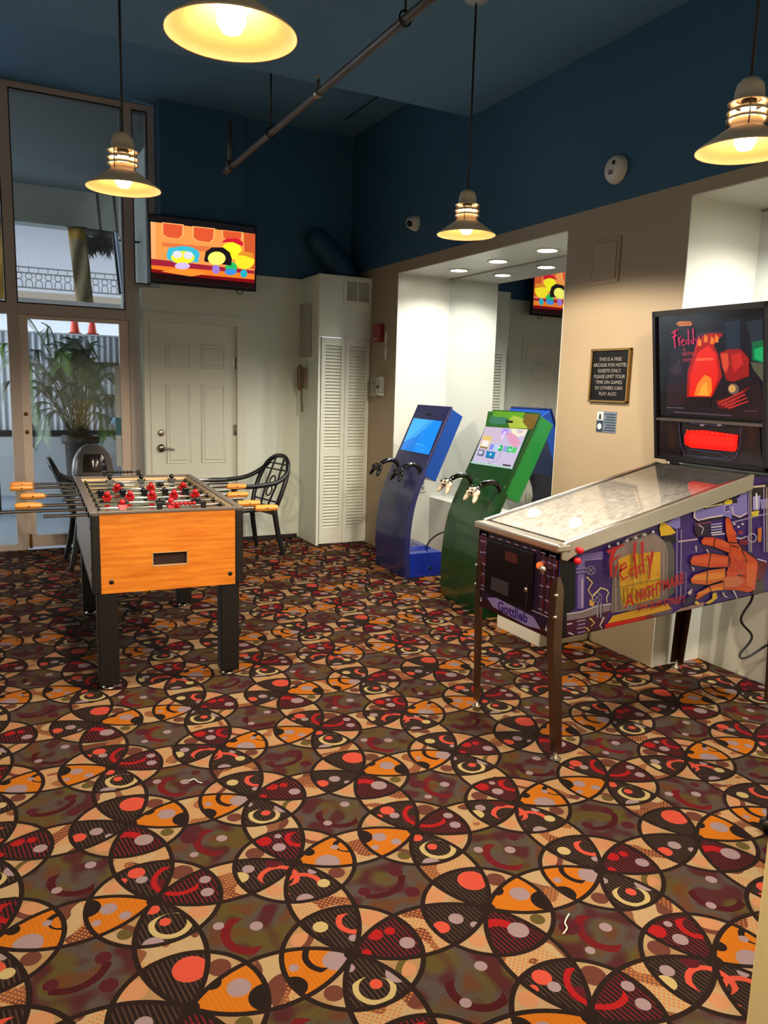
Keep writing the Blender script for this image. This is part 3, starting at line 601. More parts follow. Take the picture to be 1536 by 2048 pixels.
m = MB(); m.tube(smooth_path([ony(470, 575, TY+.04), ony(474, 585, TY+.04), ony(483, 588, TY+.04), ony(486, 580, TY+.04), ony(484, 572, TY+.05)]), .004, 6); m.build('cable', CORD, t)

# ------------------------------------------------------------------ foosball table
OAK = wood_material('orange_wood_laminate', '#cc6a0c', '#e8902a', 'x')
FBX, FBY, FBA = .768, 3.758, .049
W, L, ZT, ZB = .72, 1.433, .887, .49
t = thing('foosball_table', 'foosball table with orange wood end panel and red and black players', 'foosball table', (FBX, FBY, 0), -FBA)
GREYP = mat('greige_laminate', '#b4a296', .5, noise=.04); BLK = mat('black_laminate', '#0d0c0c', .45)
hw = W/2
m = MB(); m.box(-hw, hw, .03, L-.03, ZB, ZB+.02)
m.build('bottom_board', BLK, t, False)
sx0, sx1, sz0, sz1 = -.085, .085, ZB+.118, ZB+.188
m = MB(); xa = hw-.038
for a, b_, c_, d_ in ((-xa, sx0, ZB, ZT-.012), (sx1, xa, ZB, ZT-.012), (sx0, sx1, ZB, sz0), (sx0, sx1, sz1, ZT-.012)): m.box(a, b_, 0, .022, c_, d_)
m.build('end_panel', OAK, t, False)
m = MB(); m.box(-xa, xa, L-.022, L, ZB, ZT-.012); m.build('end_panel', OAK, t, False)
m = MB(); m.box(sx0-.006, sx1+.006, .022, .10, sz0-.006, sz1+.006)
e = .006
m2 = MB(); m2.box(sx0, sx1, -.002, .03, sz1-.004, sz1); m2.box(sx0, sx1, -.002, .03, sz0, sz0+.004); m2.box(sx0, sx0+.004, -.002, .03, sz0, sz1); m2.box(sx1-.004, sx1, -.002, .03, sz0, sz1)
m.build('ball_return_slot', mat('slot_dark', '#2a0f06', .7), t, False); m2.build('slot_edging', mat('slot_edge', '#c8a070', .5), t, False)
for sxx in (-1, 1):
    m = MB(); m.box(min(sxx*hw, sxx*(hw-.024)), max(sxx*hw, sxx*(hw-.024)), .022, L-.022, ZB, ZT-.012); m.build('side_panel', GREYP, t, False)
    for yy, zz in ((.06, .80), (.06, .60), (.06, .54), (L*.5, .80), (L-.12, .80), (L-.12, .58), (L-.2, .7)): m = MB(); m.lathe([(0, .003), (.008, .002), (.009, 0)], (sxx*hw, yy, zz), 10, axis=(sxx, 0, 0)); m.build('side_bolt', BLACK, t, False)
    for yy in (.0, L):
        m = MB(); xc = sxx*(hw-.019); y0_, y1_ = (yy-.006, yy+.03) if yy == 0 else (yy-.03, yy+.006)
        m.rbox(xc-.021, xc+.021, y0_, y1_, ZB, ZT-.01, .008); m.build('corner_post', BLK, t, False)
m = MB(); rw = .032
RAIL = mat('grey_black_rail', '#6a615b', .35)
for a, b_, c_, d_ in ((-hw-.004, -hw+rw, -.006, L+.006), (hw-rw, hw+.004, -.006, L+.006), (-hw+rw, hw-rw, -.006, rw-.004), (-hw+rw, hw-rw, L-rw+.004, L+.006)): m.rbox(a, b_, c_, d_, ZT-.014, ZT, .003)
for a in (-hw+.014, hw-.014):
    for b_ in (.014, L-.014): m.lathe([(.007, 0), (.006, .003), (0, .004)], (a, b_, ZT), 10)
m.build('top_rail', RAIL, t, False)
m = MB(); PFZ = .775
CRM = mat('cream_inner_wall', '#d8bf94', .5)
m.box(-hw+.024, hw-.024, .022, .034, PFZ, ZT-.012); m.box(-hw+.024, hw-.024, L-.034, L-.022, PFZ, ZT-.012); m.box(-hw+.024, -hw+.034, .022, L-.022, PFZ, ZT-.012); m.box(hw-.034, hw-.024, .022, L-.022, PFZ, ZT-.012)
m.build('inner_wall', CRM, t, False)
m = MB(); m.box(-hw+.024, hw-.024, .03, L-.03, PFZ-.012, PFZ)
m.box(-.3, .3, L/2-.004, L/2+.004, PFZ, PFZ+.0006, 1); m.lathe([(.10, .0007), (.106, .0007)], (0, L/2, PFZ), 30, 1)
m.build('playfield', [mat('field_green_grey', '#6f7a6c', .4), mat('field_line', '#d8d8d0', .5)], t, False)
for sxx in (-1, 1):
    for yy, f in ((.05, 1), (L-.05, -1)):
        xc = sxx*(hw-.065); b0, b1 = yy-.04*f*0-.045, yy+.045
        m = MB(); m.rbox(xc-.05, xc+.05, b0, b1, ZB-.0, ZB+.06, .006) if False else m.rbox(xc-.048, xc+.048, b0+.0, b1, .025, ZB+.01, .008); lg = m.build('leg', BLK, t, False)
        m = MB(); m.lathe([(0, 0), (.032, 0), (.034, .008), (.02, .014), (.012, .03)], (xc, yy, 0), 16); m.build('leveler', NICKEL, lg, False)
for xx, zz in ((-hw+.085, ZB+.055), (hw-.065, ZB+.055)):
    m = MB(); m.lathe([(0, .004), (.009, .003), (.012, 0)], (xx, -.0, zz), 14, axis=(0, -1, 0)); m.build('end_bolt', BLACK, t, False)
PLR = mat('player_red', '#b3141c', .25); PLB = mat('player_black', '#0c0c0e', .3); HND = wood_material('handle_wood', '#c87a2a', '#e09a44', 'x')
RZ = ZT-.028
rods = [  # y, left end, right end, handle side, player count, red?
    (.10, -.56, .45, 1, 1, 1), (.27, -.82, .40, 1, 2, 1), (.44, -.56, .47, -1, 3, 0), (.61, -.46, .42, 1, 5, 1), (.79, -.54, .47, -1, 5, 0), (.97, -.46, .50, 1, 3, 1), (1.15, -.60, .55, -1, 2, 0), (1.32, -.60, .58, -1, 3, 0)]
tilts = [.2, -.3, 1.25, .35, -1.2, .6, 1.3, -.2]
for i, (yy, xl, xr, hs, n, isr) in enumerate(rods):
    m = MB(); m.cyl((xl, yy, RZ), (xr, yy, RZ), .0078, seg=12); rod = m.build('rod', STEEL, t, False)
    m = MB(); a, b_ = (xr, xr+.125) if hs > 0 else (xl-.125, xl); g = .017
    m.lathe([(0, 0), (.012, 0), (g-.002, .006), (g, .02), (g+.001, .06), (g-.001, .105), (g-.004, .12), (0, .125)], (a, yy, RZ), 8, axis=(1, 0, 0), smooth=False); hd = m.build('handle', HND, rod, False)
    m = MB(); m.cyl(((a+b_)/2, yy-g-.001, RZ), ((a+b_)/2, yy-g+.003, RZ), .004, seg=8); m.build('handle_pin', DARKM, hd, False)
    shift = (.05, -.07, .02, 0, -.02, .04, 0, .03)[i]
    for k in range(n):
        xk = ((k-(n-1)/2)*{1: 0, 2: .24, 3: .19, 5: .118}[n])+shift
        th = tilts[i]; Mx = Matrix.Rotation(th, 4, 'X'); o = V((xk, yy, RZ)); m = MB()
        def tp(x, y, z): return o+(Mx @ V((x, y, z)))
        vs = [tp(*q) for q in ((-.016, -.012, -.012), (.016, -.012, -.012), (.016, .012, -.012), (-.016, .012, -.012), (-.02, -.012, .014), (.02, -.012, .014), (.02, .012, .014), (-.02, .012, .014))]; m.hexa(vs)
        vs = [tp(*q) for q in ((-.011, -.015, -.075), (.011, -.015, -.075), (.011, .015, -.075), (-.011, .015, -.075), (-.015, -.010, -.012), (.015, -.010, -.012), (.015, .010, -.012), (-.015, .010, -.012))]; m.hexa(vs)
        for s_ in (-1, 1): m.ball(tp(s_*.019, 0, .006), (.008, .010, .013), seg=8, rings=6)
        m.ball(tp(0, 0, .030), .0155, seg=12, rings=8)
        m.build('player', PLR if isr else PLB, rod, False)
    for s_ in (-1, 1):
        m = MB(); m.lathe([(.008, 0), (.014, 0), (.014, .012), (.008, .012)], (s_*(hw-.055)-.006, yy, RZ), 12, axis=(1, 0, 0)); m.build('bumper', BLACK, rod, False)
        m = MB(); m.lathe([(.008, -.003), (.015, -.003), (.015, .006), (.008, .006)], (s_*hw, yy, RZ), 12, axis=(s_, 0, 0)); m.build('bushing', BLACK, rod, False)
for yy, mt, xc in ((.012, PLR, .06), (L-.012, PLB, -.08)):
    m = MB()
    for s_ in (-1, 1): m.rbox(xc+s_*.105-.013, xc+s_*.105+.013, yy-.012, yy+.012, ZT, ZT+.036, .004)
    m.cyl((xc-.105, yy, ZT+.024), (xc+.105, yy, ZT+.024), .003, seg=8); sc_ = m.build('score_counter', BLACK, t, False)
    for k in range(6): 
        m = MB(); m.ball((xc-.045+k*.021, yy, ZT+.024), .0098, seg=12, rings=8); m.build('score_bead', mt, sc_, False)

# ------------------------------------------------------------------ resin armchairs
RESIN = mat('dark_green_black_resin', '#15171a', .38)
def make_chair(label, loc, rz):
    t = thing('resin_armchair', label, 'chair', loc, rz, 'black resin armchairs')
    def part(n, m): m.build(n, RESIN, t, False, bevel=.003)
    sy = .22
    m = MB(); m.rbox(-.23, .23, -.21, .23, .405, .435, .012); m.rbox(-.22, .22, -.20, -.17, .36, .41, .006); m.rbox(-.22, .22, .18, .21, .36, .41, .006); part('seat', m)
    for s_ in (-1, 1):
        m = MB(); m.tube(smooth_path([(s_*.20, -.19, .41), (s_*.215, -.22, .2), (s_*.235, -.265, 0)], 4), [.026, .025, .025, .024, .024, .023, .022, .021, .02], 8); part('leg', m)
        m = MB(); m.tube(smooth_path([(s_*.25, .235, .62), (s_*.235, .225, .41), (s_*.24, .24, .2), (s_*.25, .265, 0)], 4), .022, 8); part('leg', m)
        m = MB(); m.tube(smooth_path([(s_*.155, -.355, .80), (s_*.225, -.30, .72), (s_*.262, -.17, .655), (s_*.268, .03, .635), (s_*.262, .2, .638), (s_*.25, .245, .61)], 6), .021, 8); part('armrest', m)
    hoop = [(-.20, -.20, .41), (-.225, -.235, .52), (-.225, -.29, .66), (-.185, -.34, .78), (-.10, -.37, .845), (0, -.378, .862), (.10, -.37, .845), (.185, -.34, .78), (.225, -.29, .66), (.225, -.235, .52), (.20, -.20, .41)]
    m = MB(); m.tube(smooth_path(hoop, 5), .021, 8); part('back_hoop', m)
    def bk_(x, z): return (x, -.20-(z-.41)*.395, z)
    m = MB()
    m.tube([bk_(-.06, .42), bk_(-.09, .62), bk_(-.07, .845)], .011, 6); m.tube([bk_(.06, .42), bk_(.09, .62), bk_(.07, .845)], .011, 6)
    for zc in (.55, .64): m.tube([bk_(.042*cos(a), zc+.042*sin(a)) for a in [2*pi*i/20 for i in range(20)]], .008, 6, close=True)
    for zc in (.74, .79): m.tube([bk_(-.19, zc), bk_(.19, zc)], .008, 6)
    m.tube([bk_(-.2, .47), bk_(.2, .47)], .009, 6); part('back_lattice', m)
    return t
ch = make_chair('black resin armchair by the wall right of the foosball table', (1.99, 6.57, 0), radians(90+12))
c = copy_tree(ch); c.location = (.80, 6.62, 0); c.rotation_euler = (0, 0, radians(-90)); c['label'] = 'black resin armchair seen edge on behind the left of the foosball table'

# ------------------------------------------------------------------ domed bin
t = thing('trash_can', 'grey domed trash can behind the foosball table by the glass door', 'trash can', (.80, 7.10, 0))
BIN = mat('grey_bin', '#6e6a68', .25, metal=.5); r = .165
m = MB(); m.lathe([(0, 0), (r-.02, 0), (r-.01, .02), (r, .70)], (.80, 7.10, 0), 36); m.build('body', BIN, t)
m = MB(); m.lathe([(r+.006, .68), (r+.008, .70), (r+.004, .75), (r-.006, .81), (r-.03, .87), (r-.075, .92), (r-.12, .942), (0, .95)], (.80, 7.10, 0), 36); dm = m.build('dome_lid', BIN, t)
m = MB(); n = 10; g = []
for i in range(n+1):
    a = radians(-90-34+68*i/n)
    g.append([(.80+(rr+.003)*cos(a), 7.10+(rr+.003)*sin(a), z) for rr, z in ((r+.006, .715), (r+.003, .755), (r-.006, .81), (r-.03, .868))])
vs = [p for row in g for p in row]; m.add(vs, [(i*4+k, (i+1)*4+k, (i+1)*4+k+1, i*4+k+1) for i in range(n) for k in range(3)], 0, True); m.build('flap', mat('bin_flap', '#2c2826', .15, metal=.4), dm)
# ------------------------------------------------------------------ game kiosks
def gamepad(mats, M, parent, root_inv_local=True):
    """two gripped game controller; X across, -Y towards the player, Z up out of the buttons"""
    bm = bmesh.new()
    for c_, r_, rz in (((0, .004, 0), (.052, .032, .017), 0), ((-.048, -.003, 0), (.034, .032, .018), .25), ((.048, -.003, 0), (.034, .032, .018), -.25), ((-.060, -.034, -.006), (.019, .042, .016), -.32), ((.060, -.034, -.006), (.019, .042, .016), .32), ((0, -.006, 0), (.05, .02, .014), 0)):
        X = Matrix.Translation(V(c_)) @ Matrix.Rotation(rz, 4, 'Z') @ Matrix.Diagonal((*r_, 1))
        bmesh.ops.create_uvsphere(bm, u_segments=18, v_segments=12, radius=1.0, matrix=X)
    m = MB(); m.frombm(bm, 0, True, M); o = m.build('controller', mats[0], parent, False)
    rm = o.modifiers.new('merge', 'REMESH'); rm.mode = 'VOXEL'; rm.voxel_size = .0045; rm.use_smooth_shade = True
    sm = o.modifiers.new('smooth', 'SMOOTH'); sm.iterations = 6
    def w(x, y, z): return M @ V((x, y, z))
    for x, y in ((-.048, .006), (.024, -.016)): m = MB(); m.cyl(w(x, y, .010), w(x, y, .022), .006, seg=10); m.cyl(w(x, y, .0215), w(x, y, .026), .0105, .009, seg=14); m.build('thumbstick', mats[1], o, False)
    for x, y in ((.048, .018), (.048, -.006), (.036, .006), (.060, .006), (0, .012), (-.012, .006), (.012, .006)): m = MB(); m.cyl(w(x, y, .012), w(x, y, .0195), .005, seg=10); m.build('button', mats[1], o, False)
    m = MB(); m.hexa([w(-.034, -.018, .012), w(-.014, -.018, .012), (w(-.014, -.012, .012)), w(-.034, -.012, .012), w(-.034, -.018, .018), w(-.014, -.018, .018), w(-.014, -.012, .018), w(-.034, -.012, .018)])
    m.build('direction_pad', mats[1], o, False)
    for s_ in (-1, 1): m = MB(); m.tube([w(s_*.03, .032, .004), w(s_*.05, .030, .004), w(s_*.068, .02, .002)], .008, 8); m.build('bumper', mats[1], o, False)
def make_kiosk(label, FL, FR, plate, house, base, padm, scr, tiles, inset_l, art=None):
    FL, FR = V(FL), V(FR); w = FL-FR; Wk = w.length; rz = atan2(w.y, w.x)-pi/2; ctr = (FL+FR)/2
    t = thing('game_kiosk', label, 'game kiosk', (ctr.x, ctr.y, 0), rz); h = Wk/2
    Mw = Matrix.Translation(V((ctr.x, ctr.y, 0))) @ Matrix.Rotation(rz, 4, 'Z')
    prof = smooth_path([V((0, 0, 0)), V((-.013, 0, .19)), V((-.010, 0, .36)), V((.010, 0, .52)), V((.038, 0, .64)), V((.078, 0, .745)), V((.116, 0, .83))], 5)
    fr_ = [(p.x, p.z) for p in prof]
    th = .045; n = len(fr_); bkp = []
    for i, (a, z) in enumerate(fr_):
        bkp.append((a+th*(1.0 if z > .22 else 1.0), z))
    pts = fr_+bkp[::-1]
    m = MB(); m.prism([(a, -h, z) for a, z in pts], (0, Wk, 0)); m.build('pedestal', plate, t, False, bevel=.004)
    m = MB(); m.rbox(.02, .325, -h+.004, h-.004, 0, .20, .006); m.hexa([(.10, -h*.5, .2), (.30, -h*.5, .2), (.30, h*.75, .2), (.10, h*.75, .2), (.13, -h*.42, .222), (.28, -h*.42, .222), (.28, h*.68, .222), (.13, h*.68, .222)]); bs = m.build('base', base, t, False)
    for q0 in (.15, .20): m = MB(); m.box(q0, q0+.02, -h*.3, h*.1, .2215, .2235); m.build('vent_slot', BLACK, bs, False)
    m = MB(); m.lathe([(0, .003), (.012, .003), (.014, 0)], (.22, -h+.004, .07), 12, axis=(0, -1, 0)); m.build('base_lock', BLACK, bs, False)
    p0, p1 = V((.116, 0, .83)), V((.357, 0, 1.365)); dv = (p1-p0).normalized(); nv = V((-dv.z, 0, dv.x))
    tk = .018; o = -nv*tk
    m = MB(); m.hexa([p0+V((0, -h, 0)), p0+V((0, h, 0)), p0+V((0, h, 0))+o, p0+V((0, -h, 0))+o, p1+V((0, -h, 0)), p1+V((0, h, 0)), p1+V((0, h, 0))+o, p1+V((0, -h, 0))+o])
    fp = m.build('face_plate', plate, t, False, bevel=.003)
    hi = h-.008; q = [p0+o*1.0+dv*.0, p1+o-dv*.012, V((.472, 0, 1.287)), V((.245, 0, .769))]
    m = MB(); m.prism([(p.x, -hi, p.z) for p in q], (0, 2*hi, 0)); m.build('screen_housing', house, t, False, bevel=.004)
    n_w = (Mw.to_3x3() @ nv); P0w = Mw @ p0
    def on(px, py, lay): return onp(px, py, P0w, n_w)+n_w*(.0012+lay*.0006)
    z5 = lambda l: [(a/3.746+720, b_/3.746+780) for a, b_ in l]
    sp = [on(x, y, 0) for x, y in z5(scr[0])]
    m = MB(); m.prism([p for p in sp], -n_w*.0018); s_ = m.build('screen', scr[1], fp)
    a_, b_, c_, d_ = [on(x, y, 0) for x, y in z5(scr[0])]   # tl tr br bl
    def uv(u, v, lay): return (a_*(1-u)*(1-v)+b_*u*(1-v)+c_*u*v+d_*(1-u)*v)+n_w*(lay*.0004)
    ms = []; m = MB()
    for i, (pts, h_) in enumerate(tiles):
        k = glow('screen_'+h_.lstrip('#'), h_, 1.0, '#050505', .12)
        if k not in ms: ms.append(k)
        m.poly([uv(u, v, 1+i) for u, v in pts], ms.index(k))
    m.build('screen_picture', ms, s_)
    if art:
        ms = []; m = MB()
        for i, (pts, h_) in enumerate(art):
            k = mat('vinyl_'+h_.lstrip('#'), h_, .3)
            if k not in ms: ms.append(k)
            m.poly([on(x, y, i*.3) for x, y in z5(pts)], ms.index(k))
        m.build('face_decal', ms, fp)
    ARM = mat('black_gloss_tube', '#060606', .12, coat=.6)
    for wy in (-h+.055, h-inset_l):
        m = MB(); pth = smooth_path([(.135, wy, .825), (.122, wy, .868), (.085, wy, .902), (.03, wy, .903), (-.015, wy, .888), (-.045, wy, .868)], 5); m.tube(pth, [.019]*4+[.018]*(len(pth)-8)+[.014]*4, 12); m.build('controller_arm', ARM, t, False)
        Mg = Matrix.Translation(V((-.068, wy, .845))) @ Matrix.Rotation(-pi/2, 4, 'Z') @ Matrix.Rotation(radians(58), 4, 'X')
        gamepad(padm, Mg, t)
    return t, Mw
KB = mat('blue_gloss_shaded', '#262a5e', .22, coat=.3); KB2 = mat('blue_gloss_lit', '#0846a8', .3, coat=.3); KB3 = mat('blue_gloss_base', '#0c2c9c', .25, coat=.3)  # one blue paint: shade put into the front's colour, light into the housing's
KG = mat('green_gloss', '#053a16', .22, coat=.3); KG2 = mat('green_gloss_lit', '#127a36', .3, coat=.3)  # same green, the housing brighter with its light painted in
PADK = (mat('black_controller', '#0b0b0c', .3), mat('black_controls', '#121214', .3)); PADW = (mat('cream_controller', '#e2cdb8', .35), mat('black_controls', '#121214', .3))
bt = [([(0, 0), (1, 0), (1, 1), (0, 1)], '#1279d6'), ([(.5, 0), (1, 0), (1, 1), (.45, 1)], '#0f86e6'), ([(.0, 0), (.75, 0), (.35, .55), (0, .75)], '#2f9ae0')]
for i in range(9):
    u = .02+i*.062; bt.append(([(u, .02), (u+.03, .02), (.0+max(0, u-.25)*.2, .16+i*.075), (.0+max(0, u-.28)*.2, .12+i*.075)], '#52b4e8'))
bt += [([(.45, .74), (.75, .77), (.75, .80), (.45, .77)], '#3fa6ee'), ([(.44, .84), (.7, .87), (.7, .89), (.44, .86)], '#2c98ea'), (circ(.75, .92, .02, .022, 10), '#6cc0f4')]
blue_kiosk, _ = make_kiosk('blue game kiosk nearest the closet with black controllers', (2.9184, 5.79), (2.908, 5.235), KB, KB2, KB3, PADK, ([(405, 210), (615, 235), (515, 485), (305, 445)], glow('screen_blue', '#1279d6', .9, '#050505', .12)), bt, .115,
    [([(498, 172), (532, 174), (528, 190), (496, 187)], '#0a0c18')])
gt = [([(0, 0), (1, 0), (1, 1), (0, 1)], '#bdb2cc'), ([(0, 0), (.6, 0), (.5, .4), (0, .5)], '#c4b0c4'), ([(.55, .1), (.75, .12), (.98, .35), (.9, .5), (.7, .35)], '#d494b0'), ([(.62, 0), (1, 0), (.98, .16), (.86, .2), (.7, .12)], '#e8dcc0'), ([(.76, .02), (.92, .02), (.93, .10), (.82, .12)], '#c4b8c0'), ([(.46, .02), (.58, .03), (.6, .16), (.5, .22), (.44, .12)], '#a48ae0'), ([(.5, .1), (.56, .1), (.52, .3), (.49, .3)], '#dcc8f0'),
    ([(.04, .24), (.27, .25), (.28, .58), (.06, .58)], '#d8b96a'), ([(.07, .36), (.24, .37), (.26, .55), (.08, .55)], '#e8dcd8'), ([(.08, .53), (.27, .54), (.27, .59), (.08, .58)], '#8a7448')]
for i, (u, h_) in enumerate(((.31, '#7f86d8'), (.42, '#a8c4e0'), (.53, '#22a85c'), (.65, '#8898d0'), (.75, '#22b45c'), (.86, '#50c064'))): gt.append(([(u, .45+.004*i), (u+.095, .455+.004*i), (u+.10, .60+.004*i), (u+.005, .595+.004*i)], h_))
for u, v in ((.555, .52), (.81, .55)): gt.append((circ(u, v, .022, .03, 10), '#c8f4d8'))
gt += [([(.07, .62), (.24, .63), (.26, .80), (.09, .79)], '#6a6a84'), ([(.1, .66), (.2, .66), (.2, .74), (.11, .74)], '#c8c4d4'), ([(.29, .64), (.52, .65), (.54, .82), (.32, .81)], '#1f78ac'), (circ(.42, .72, .025, .03, 10), '#a8e0f0'), ([(.32, .80), (.54, .81), (.545, .83), (.325, .82)], '#24406a'), ([(.0, .97), (1, .97), (1, 1), (0, 1)], '#8ccca0'), ([(.8, .92), (.98, .92), (.98, .96), (.8, .96)], '#40283c'), ([(.42, .9), (.44, .9), (.5, .96), (.48, .97)], '#8a84a0'), ([(.64, .6), (.65, .6), (.64, .86), (.5, .96), (.49, .95), (.63, .85)], '#9088a8')]
ga = [([(960, 160), (1340, 180), (1250, 300), (940, 275)], '#1f5a1c'), ([(1000, 155), (1240, 170), (1200, 240), (1090, 210), (990, 220)], '#4c8a1e'), ([(980, 200), (1090, 205), (1120, 250), (1000, 262), (965, 240)], '#2c6a5a'), ([(1150, 190), (1230, 215), (1275, 290), (1120, 285), (1110, 230)], '#86a03c'), ([(1240, 178), (1340, 186), (1300, 290), (1270, 300), (1220, 240)], '#5a4a1c'), ([(1095, 228), (1150, 232), (1146, 248), (1092, 244)], '#081408')]
make_kiosk('green game kiosk between the blue kiosk and the pinball machine with cream controllers', (2.935, 4.735), (2.855, 4.10), KG, KG2, KG, PADW, ([(945, 275), (1258, 297), (1138, 592), (835, 548)], glow('screen_lilac', '#bdb2cc', .9, '#050505', .12)), gt, .16, ga)
m = MB(); m.tube(smooth_path([(3.16, 5.36, .20), (3.19, 5.35, .27), (3.27, 5.30, .34), (3.40, 5.20, .365), (3.55, 5.05, .34), (3.615, 4.95, .22), (3.615, 4.9, .03)]), .007, 8); m.build('power_cable', CORD, blue_kiosk)

# ------------------------------------------------------------------ pinball machine
PX0, PYC, PW = 1.989, 2.618, .56
ys, yn = PYC-PW/2, PYC+PW/2
t = thing('pinball_machine', 'pinball machine with purple and orange side art and a red lit backbox', 'pinball machine', (2.65, PYC, 0))
CAB = mat('cabinet_black', '#070508', .45, spec=.25)
XE = 3.375; XR = 3.072
def topz(x): return .872+(x-PX0)*(1.112-.872)/(XR-PX0)
def botz(x): return .514+(x-PX0)*(.598-.514)/(XE-PX0)
m = MB(); prof = [(PX0, botz(PX0)), (XE, botz(XE)), (XE, 1.15), (XR, 1.135), (XR, topz(XR)-.0), (PX0, topz(PX0))]
th = .018
m.prism([(x, ys, z) for x, z in prof], (0, th, 0)); m.prism([(x, yn-th, z) for x, z in prof], (0, th, 0))
m.prism([(PX0, ys, botz(PX0)), (PX0, yn, botz(PX0)), (PX0, yn, topz(PX0)), (PX0, ys, topz(PX0))], (th, 0, 0)); m.prism([(XE-th, ys, botz(XE)), (XE-th, yn, botz(XE)), (XE-th, yn, 1.15), (XE-th, ys, 1.15)], (th, 0, 0))
m.hexa([(PX0, ys, botz(PX0)), (XE, ys, botz(XE)), (XE, yn, botz(XE)), (PX0, yn, botz(PX0)), (PX0, ys, botz(PX0)+.012), (XE, ys, botz(XE)+.012), (XE, yn, botz(XE)+.012), (PX0, yn, botz(PX0)+.012)])
m.box(XR+.0, XE, ys, yn, 1.135, 1.15)
m.build('cabinet', CAB, t)
# lockbar, rails and glass
m = MB(); zt = .909
m.rbox(PX0-.022, PX0+.05, ys-.016, yn+.016, zt-.034, zt, .008); m.build('lockbar', CHROME, t)
def rail_top(x): return .909+(x-PX0)*(1.162-.909)/(XR-PX0)
for s_, yy in ((-1, ys), (1, yn)):
    y0_, y1_ = (yy-.014, yy+.006) if s_ < 0 else (yy-.006, yy+.014)
    pts = [(PX0+.004, rail_top(PX0)-.062), (PX0+.03, rail_top(PX0)-.070), (PX0+.08, rail_top(PX0+.08)-.062), (XR, rail_top(XR)-.072), (XR, rail_top(XR)), (PX0+.03, rail_top(PX0+.03)), (PX0+.004, rail_top(PX0)-.006)]
    m = MB(); m.prism([(x, y0_, z) for x, z in pts], (0, y1_-y0_, 0)); m.build('side_rail', CHROME, t, bevel=.003)
gz = lambda x: rail_top(x)-.006
m = MB(); m.hexa([(PX0+.05, ys+.006, gz(PX0+.05)-.004), (XR, ys+.006, gz(XR)-.004), (XR, yn-.006, gz(XR)-.004), (PX0+.05, yn-.006, gz(PX0+.05)-.004), (PX0+.05, ys+.006, gz(PX0+.05)), (XR, ys+.006, gz(XR)), (XR, yn-.006, gz(XR)), (PX0+.05, yn-.006, gz(PX0+.05))])
def dusty_glare_glass():
    g = glass_mat('playfield_glass', (.88, .88, .88, 1), 1.6, .012); nt = g.node_tree; o_ = nt.nodes['Material Output']; src = o_.inputs[0].links[0].from_socket
    tc = nt.nodes.new('ShaderNodeTexCoord'); mp = nt.nodes.new('ShaderNodeVectorMath'); mp.operation = 'MULTIPLY'; mp.inputs[1].default_value = (6, 14, 6)
    n = nt.nodes.new('ShaderNodeTexNoise'); n.inputs['Scale'].default_value = 2.4; n.inputs['Detail'].default_value = 7; n.inputs['Distortion'].default_value = 2.2
    nt.links.new(tc.outputs['Object'], mp.inputs[0]); nt.links.new(mp.outputs[0], n.inputs['Vector'])
    sp = nt.nodes.new('ShaderNodeSeparateXYZ'); nt.links.new(tc.outputs['Object'], sp.inputs[0])
    fx = nt.nodes.new('ShaderNodeMapRange'); fx.inputs[1].default_value = -.62; fx.inputs[2].default_value = .22; fx.inputs[3].default_value = .72; fx.inputs[4].default_value = .03; nt.links.new(sp.outputs[0], fx.inputs[0])
    fn = nt.nodes.new('ShaderNodeMapRange'); fn.inputs[1].default_value = .3; fn.inputs[2].default_value = .7; fn.inputs[3].default_value = .35; fn.inputs[4].default_value = 1.0; nt.links.new(n.outputs['Fac'], fn.inputs[0])
    mu = nt.nodes.new('ShaderNodeMath'); mu.operation = 'MULTIPLY'; nt.links.new(fx.outputs[0], mu.inputs[0]); nt.links.new(fn.outputs[0], mu.inputs[1])
    df = nt.nodes.new('ShaderNodeBsdfDiffuse'); df.inputs[0].default_value = (.66, .64, .6, 1); mx = nt.nodes.new('ShaderNodeMixShader')
    nt.links.new(mu.outputs[0], mx.inputs[0]); nt.links.new(src, mx.inputs[1]); nt.links.new(df.outputs[0], mx.inputs[2]); nt.links.new(mx.outputs[0], o_.inputs[0]); return g
m.build('top_glass', dusty_glare_glass(), t)      # worn, dusty glass; the whiter front also paints in reflected glare
for y0_, y1_ in ((ys+.004, ys+.02), (yn-.02, yn-.004)):
    m = MB(); m.hexa([(PX0+.05, y0_, gz(PX0+.05)), (XR, y0_, gz(XR)), (XR, y1_, gz(XR)), (PX0+.05, y1_, gz(PX0+.05)), (PX0+.05, y0_, gz(PX0+.05)+.002), (XR, y0_, gz(XR)+.002), (XR, y1_, gz(XR)+.002), (PX0+.05, y1_, gz(PX0+.05)+.002)]); m.build('glass_channel', BLACK, t)
# playfield
pz = lambda x: .80+(x-PX0)*.155
m = MB(); xa, xb = PX0+.05, XR+.25
m.hexa([(xa, ys+th, pz(xa)-.012), (xb, ys+th, pz(xb)-.012), (xb, yn-th, pz(xb)-.012), (xa, yn-th, pz(xa)-.012), (xa, ys+th, pz(xa)), (xb, ys+th, pz(xb)), (xb, yn-th, pz(xb)), (xa, yn-th, pz(xa))])
PFM = NB('playfield_print'); tc = PFM.n('ShaderNodeTexCoord'); vv = tc.outputs['Object']
PFM.nt.links.new(PFM.mix(PFM.gt(PFM.noise(vv, 9, 3), .55), PFM.mix(PFM.gt(PFM.noise(vv, 14, 2), .52), lin('#3c2c58'), lin('#6a4a2a')), lin('#a8471c')), PFM.p.inputs['Base Color']); PFM.p.inputs['Roughness'].default_value = .3
pf = m.build('playfield', PFM.m, t)
def pbox(mb, x0, x1, y0_, y1_, z0, z1, mi=0):
    mb.hexa([(x, y, pz(x)+z) for z in (z0, z1) for x, y in ((x0, y0_), (x1, y0_), (x1, y1_), (x0, y1_))], mi)
